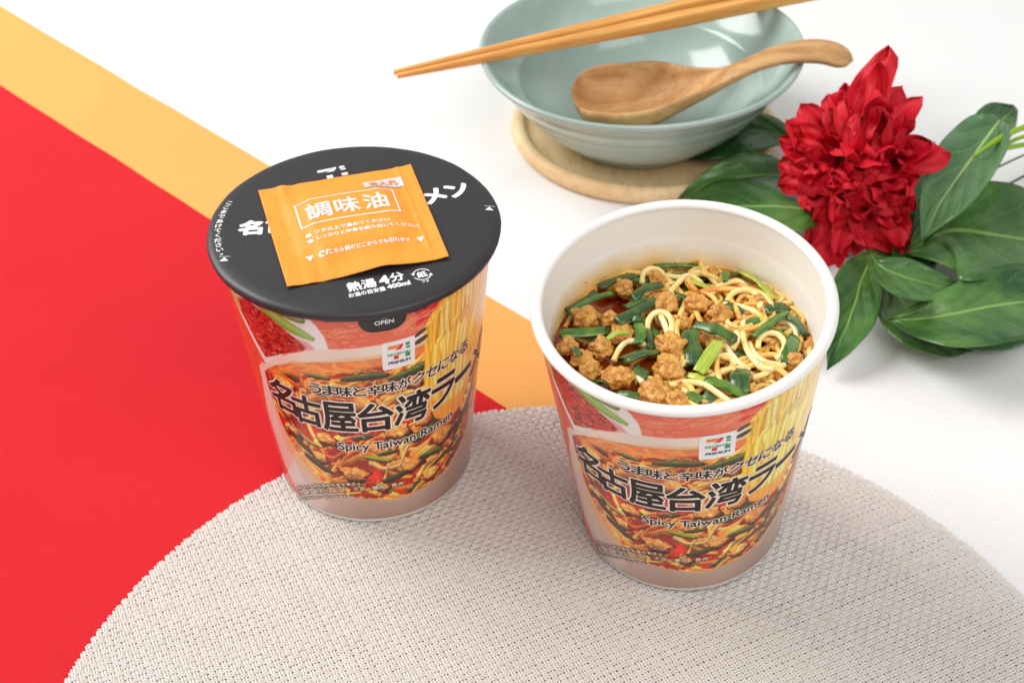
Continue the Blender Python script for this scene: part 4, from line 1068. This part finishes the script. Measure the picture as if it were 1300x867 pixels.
# minced meat
meats = [(793, 366, 17, 'small brown meat lump on the chives at the back left'), (743, 403, 19, 'brown meat lump by the left wall, above the horizontal chive'), (774, 405, 15, 'meat lump right of the leftmost upper lump'),
 (789, 424, 17, 'meat lump with a thin bright chive across it'), (763, 442, 18, 'round meat lump right of the left wall pair'), (722, 440, 17, 'meat lump against the left wall under the chive'), (738, 455, 16, 'meat lump just below the one at the left wall'),
 (748, 470, 18, 'meat lump at the lower left rim'), (783, 478, 20, 'meat lump at the lower left, between two chives'), (844, 385, 18, 'meat lump behind the middle noodle loop'), (835, 357, 15, 'meat lump at the back beside the dark chive'),
 (863, 409, 13, 'small meat lump right of the noodle loop'), (850, 440, 20, 'meat lump in the middle, above its twin'), (849, 467, 20, 'largest meat lump in the front middle'), (832, 498, 20, 'orange meat lump near the front rim'),
 (858, 509, 16, 'meat lump touching the front rim'), (884, 387, 20, 'reddish brown meat lump at the centre'), (912, 401, 20, 'tall pointed orange meat lump right of centre'), (967, 383, 13, 'small orange meat bit under the lime chive'),
 (1026, 440, 10, 'small meat bit at the right wall'), (1008, 459, 15, 'meat lump at the lower right wall'), (905, 346, 9, 'tiny meat bit at the back'), (867, 488, 11, 'small orange meat bit at the front, beside the noodles'), (1018, 414, 8, 'tiny reddish crumb at the right wall')]
for i, (px, py, r, lab) in enumerate(meats):
    rc = r/(46.0 if px < 800 else 42.0); c = inside(at(px, py, SZ+.12+rc*.35), rc*.72)
    sx_, sy_ = nr.uniform(.85, 1.2), nr.uniform(.85, 1.15)
    bm = bmesh.new(); bmesh.ops.create_icosphere(bm, subdivisions=4, radius=1)
    for v in bm.verts:
        d = v.co.normalized(); s_ = i*3.17
        q = 1+.42*mnoise.noise(d*1.6+Vector((s_, 0, 0)))+.13*mnoise.noise(d*2.6+Vector((0, s_, 0)))
        b_ = abs(mnoise.noise(d*5.0+Vector((0, 0, s_)))); q += .13*(.42-mnoise.voronoi(d*3.6+Vector((s_, 2, 0)))[0][0])+.17*(.30-mnoise.voronoi(d*5.5+Vector((s_, 5, 0)))[0][0])+.06*(.25-b_)+.085*(.3-abs(mnoise.noise(d*9+Vector((s_, 1, 0)))))+.04*mnoise.noise(d*20+Vector((s_, 1, 0)))
        v.co = Vector((d.x*rc*sx_, d.y*rc*sy_, d.z*rc*.8))*q*CM*1.0
    me = bpy.data.meshes.new('meat_piece'); bm.to_mesh(me); bm.free(); me.polygons.foreach_set('use_smooth', [True]*len(me.polygons)); me.materials.append(M['meat'])
    o = bpy.data.objects.new('meat_piece', me); COL.objects.link(o); o.location = c*CM; tag(o, lab, 'meat', 'minced meat pieces in the soup')
# chives
D_, M_, L_ = 'chive_dark', 'chive_mid', 'chive_light'
chv = [((831, 338), (895, 339), 5.5, M_, .25, 'bright green chive lying level along the back wall'), ((760, 364), (814, 348), 7, D_, .2, 'dark chive along the back left wall'), ((720, 394), (757, 370), 7, D_, .15, 'dark chive at the far left wall'),
 ((724, 398), (778, 371), 6, M_, .28, 'mid green chive crossing above the left meat lumps'), ((803, 379), (840, 361), 7.5, D_, .5, 'bluish dark chive tube beside the back meat lump'), ((783, 408), (833, 381), 8, D_, .48, 'broad dark chive left of the middle noodle loop'),
 ((794, 390), (820, 377), 7, M_, .35, 'short chive between the two broad dark chives'), ((706, 424), (769, 420), 7.5, M_, .35, 'level green chive at the left wall'), ((771, 430), (800, 422), 3.5, L_, .62, 'thin bright chive across a meat lump'),
 ((810, 410), (811, 436), 7.5, M_, .42, 'short upright chive left of the noodle loop'), ((822, 416), (827, 442), 6, D_, .3, 'dark chive right behind the short upright one'), ((800, 406), (822, 408), 5, D_, .4, 'small dark chive above the short upright one'),
 ((790, 458), (832, 446), 13, D_, .34, 'wide dark green chive patch at front left'), ((805, 468), (822, 478), 9, D_, .3, 'folded end of the dark chive patch'), ((757, 482), (781, 493), 6.5, M_, .12, 'chive stub at the lower left rim'), ((783, 499), (817, 505), 5.5, D_, .15, 'dark chive along the front left rim'),
 ((857, 375), (872, 381), 5, D_, .4, 'small dark chive behind the centre meat'), ((881, 412), (934, 431), 8, D_, .62, 'long dark chive crossing right of centre'), ((875, 418), (880, 462), 11, D_, .45, 'wide dark chive leaf below the centre meat'),
 ((913, 433), (887, 472), 9, L_, .58, 'pale lime chive with chili flecks at centre front'), ((874, 476), (898, 485), 5, L_, .42, 'small lime chive at the front'), ((897, 481), (946, 502), 7.5, M_, .46, 'green chive slanting along the front'),
 ((939, 470), (940, 498), 13, D_, .44, 'dark folded chive near the front rim'), ((870, 502), (890, 508), 8, M_, .36, 'green chive near the front rim'), ((893, 500), (910, 512), 8, D_, .3, 'dark chive stub at the front rim'),
 ((940, 344), (983, 380), 7.5, L_, .5, 'long lime yellow chive at the back right'), ((873, 357), (902, 367), 8, L_, .46, 'pale lime chive behind the centre meat'), ((920, 345), (921, 357), 4.5, M_, .6, 'tiny bright chive at the back right'),
 ((928, 349), (940, 350), 5, D_, .3, 'tiny dark chive at the back wall'), ((890, 373), (913, 381), 5.5, D_, .3, 'dark chive behind the tall meat lump'), ((922, 386), (942, 398), 7.5, D_, .4, 'dark chive right of the tall meat lump'),
 ((956, 427), (998, 396), 8, M_, .58, 'mid green chive crossing others at right'), ((972, 394), (998, 390), 9, D_, .4, 'dark chive at the right, under the lime one'), ((994, 398), (1023, 425), 8, D_, .42, 'dark chive along the right wall'),
 ((1009, 428), (998, 461), 9, M_, .5, 'broad chive leaning on the lower right wall'), ((962, 399), (976, 408), 8, L_, .36, 'short pale chive right of the tall meat'), ((980, 420), (1004, 434), 5, M_, .4, 'thin chive above the noodle coil'),
 ((952, 416), (962, 404), 7, M_, .4, 'short green chive left of the crossing ones'), ((724, 444), (737, 450), 4, D_, .75, 'tiny dark chive on the left wall meat')]
for i, (a, b, w, m, z, lab) in enumerate(chv):
    A, B = inside(at(a[0], a[1], SZ+z*.8), .1), inside(at(b[0], b[1], SZ+z*.8+nr.uniform(-.08, .08)), .1)
    mid = (A+B)/2+Vector((nr.uniform(-.09, .09), nr.uniform(-.07, .07), nr.uniform(0, .13))); path = smooth_path([A, mid, B], 14); r = w/40.0
    vs, uv = [], []; sides = 12; flat = .34 if w > 6 else .5
    ax = (B-A).normalized(); s0 = ax.cross(Vector((0, 0, 1))).normalized(); roll = nr.uniform(-.45, .45)
    for k, p in enumerate(path):
        t = k/13; u_ = (Vector((0, 0, 1))*math.cos(roll)+s0*math.sin(roll)); s_ = ax.cross(u_).normalized()
        rr = r*(1-.12*abs(2*t-1)**3)*(1+.35*mnoise.noise((t*3.5, i, 0)))
        for q in range(sides):
            an = 2*math.pi*q/sides; gro = 1-.28*math.exp(-((an-math.pi/2)/.5)**2)
            end = (.25*math.sin(an*2+i)+.12*math.sin(an*5+i))*(1 if k in (0, 13) else 0)
            vs.append(p+s_*(rr*math.cos(an))+u_*(rr*flat*math.sin(an)*gro)+ax*end*r); uv.append((t, q/sides))
    fs = grid_faces(14, sides, True)+[tuple(range(sides))[::-1], tuple(13*sides+q for q in range(sides))]
    b0 = A.copy(); o = mk('chive_piece', [q-b0 for q in vs], fs, M[m], uv=uv); o.location = b0*CM; tag(o, lab, 'chive', 'chive pieces floating in the soup')
used_m = set()
for k in range(60):
    a = nr.uniform(0, 2*math.pi); rr = SR*math.sqrt(nr.random())*.92; c = Vector((SX+rr*math.cos(a)-.5, SY+rr*math.sin(a), SZ+nr.uniform(-.02, .12))); c = inside(c, .4)
    mi = min(range(len(meats)), key=lambda q: (inside(at(meats[q][0], meats[q][1], SZ), .3)-c).length)
    if mi in used_m or len(used_m) > 21: continue
    used_m.add(mi)
    h = nr.uniform(0, math.pi); L = nr.uniform(.3, .58); d = Vector((math.cos(h), math.sin(h), 0)); pth = smooth_path([-d*L, Vector((nr.uniform(-.06, .06), nr.uniform(-.06, .06), .05)), d*L], 9)
    v, f = tube(pth, [nr.uniform(.13, .2)*(1-.5*abs(i/4-1)**3) for i in range(9)], 9, .35); uv = [(i//9/8, (i % 9)/9) for i in range(len(v))]
    o = mk('chive_piece', v, f, M[nr.choice((D_, D_, M_))], uv=uv); o.location = c*CM; tag(o, 'sunken chive scrap next to the '+' '.join(meats[mi][3].split()[:10]), 'chive', 'small sunken chive scraps')
# chili flakes and oil-coloured crumbs
V, Fc = [], []
for k in range(150):
    a = nr.uniform(0, 2*math.pi); rr = SR*math.sqrt(nr.random()); c = Vector((SX+rr*math.cos(a), SY+rr*math.sin(a), SZ+nr.uniform(.0, .5))); s_ = nr.uniform(.012, .04); b = len(V)
    for q in range(5): V.append(c+Vector((s_*math.cos(q*1.256+k)*1.3, s_*math.sin(q*1.256+k), nr.uniform(-.01, .01))))
    V.append(c+Vector((0, 0, .02))); Fc += [(b+q, b+(q+1) % 5, b+5) for q in range(5)]
o = mk('chili_flakes', V, Fc, M['flake'], smooth=False); tag(o, 'tiny red chili flakes scattered over the soup', 'chili flakes', kind='stuff')
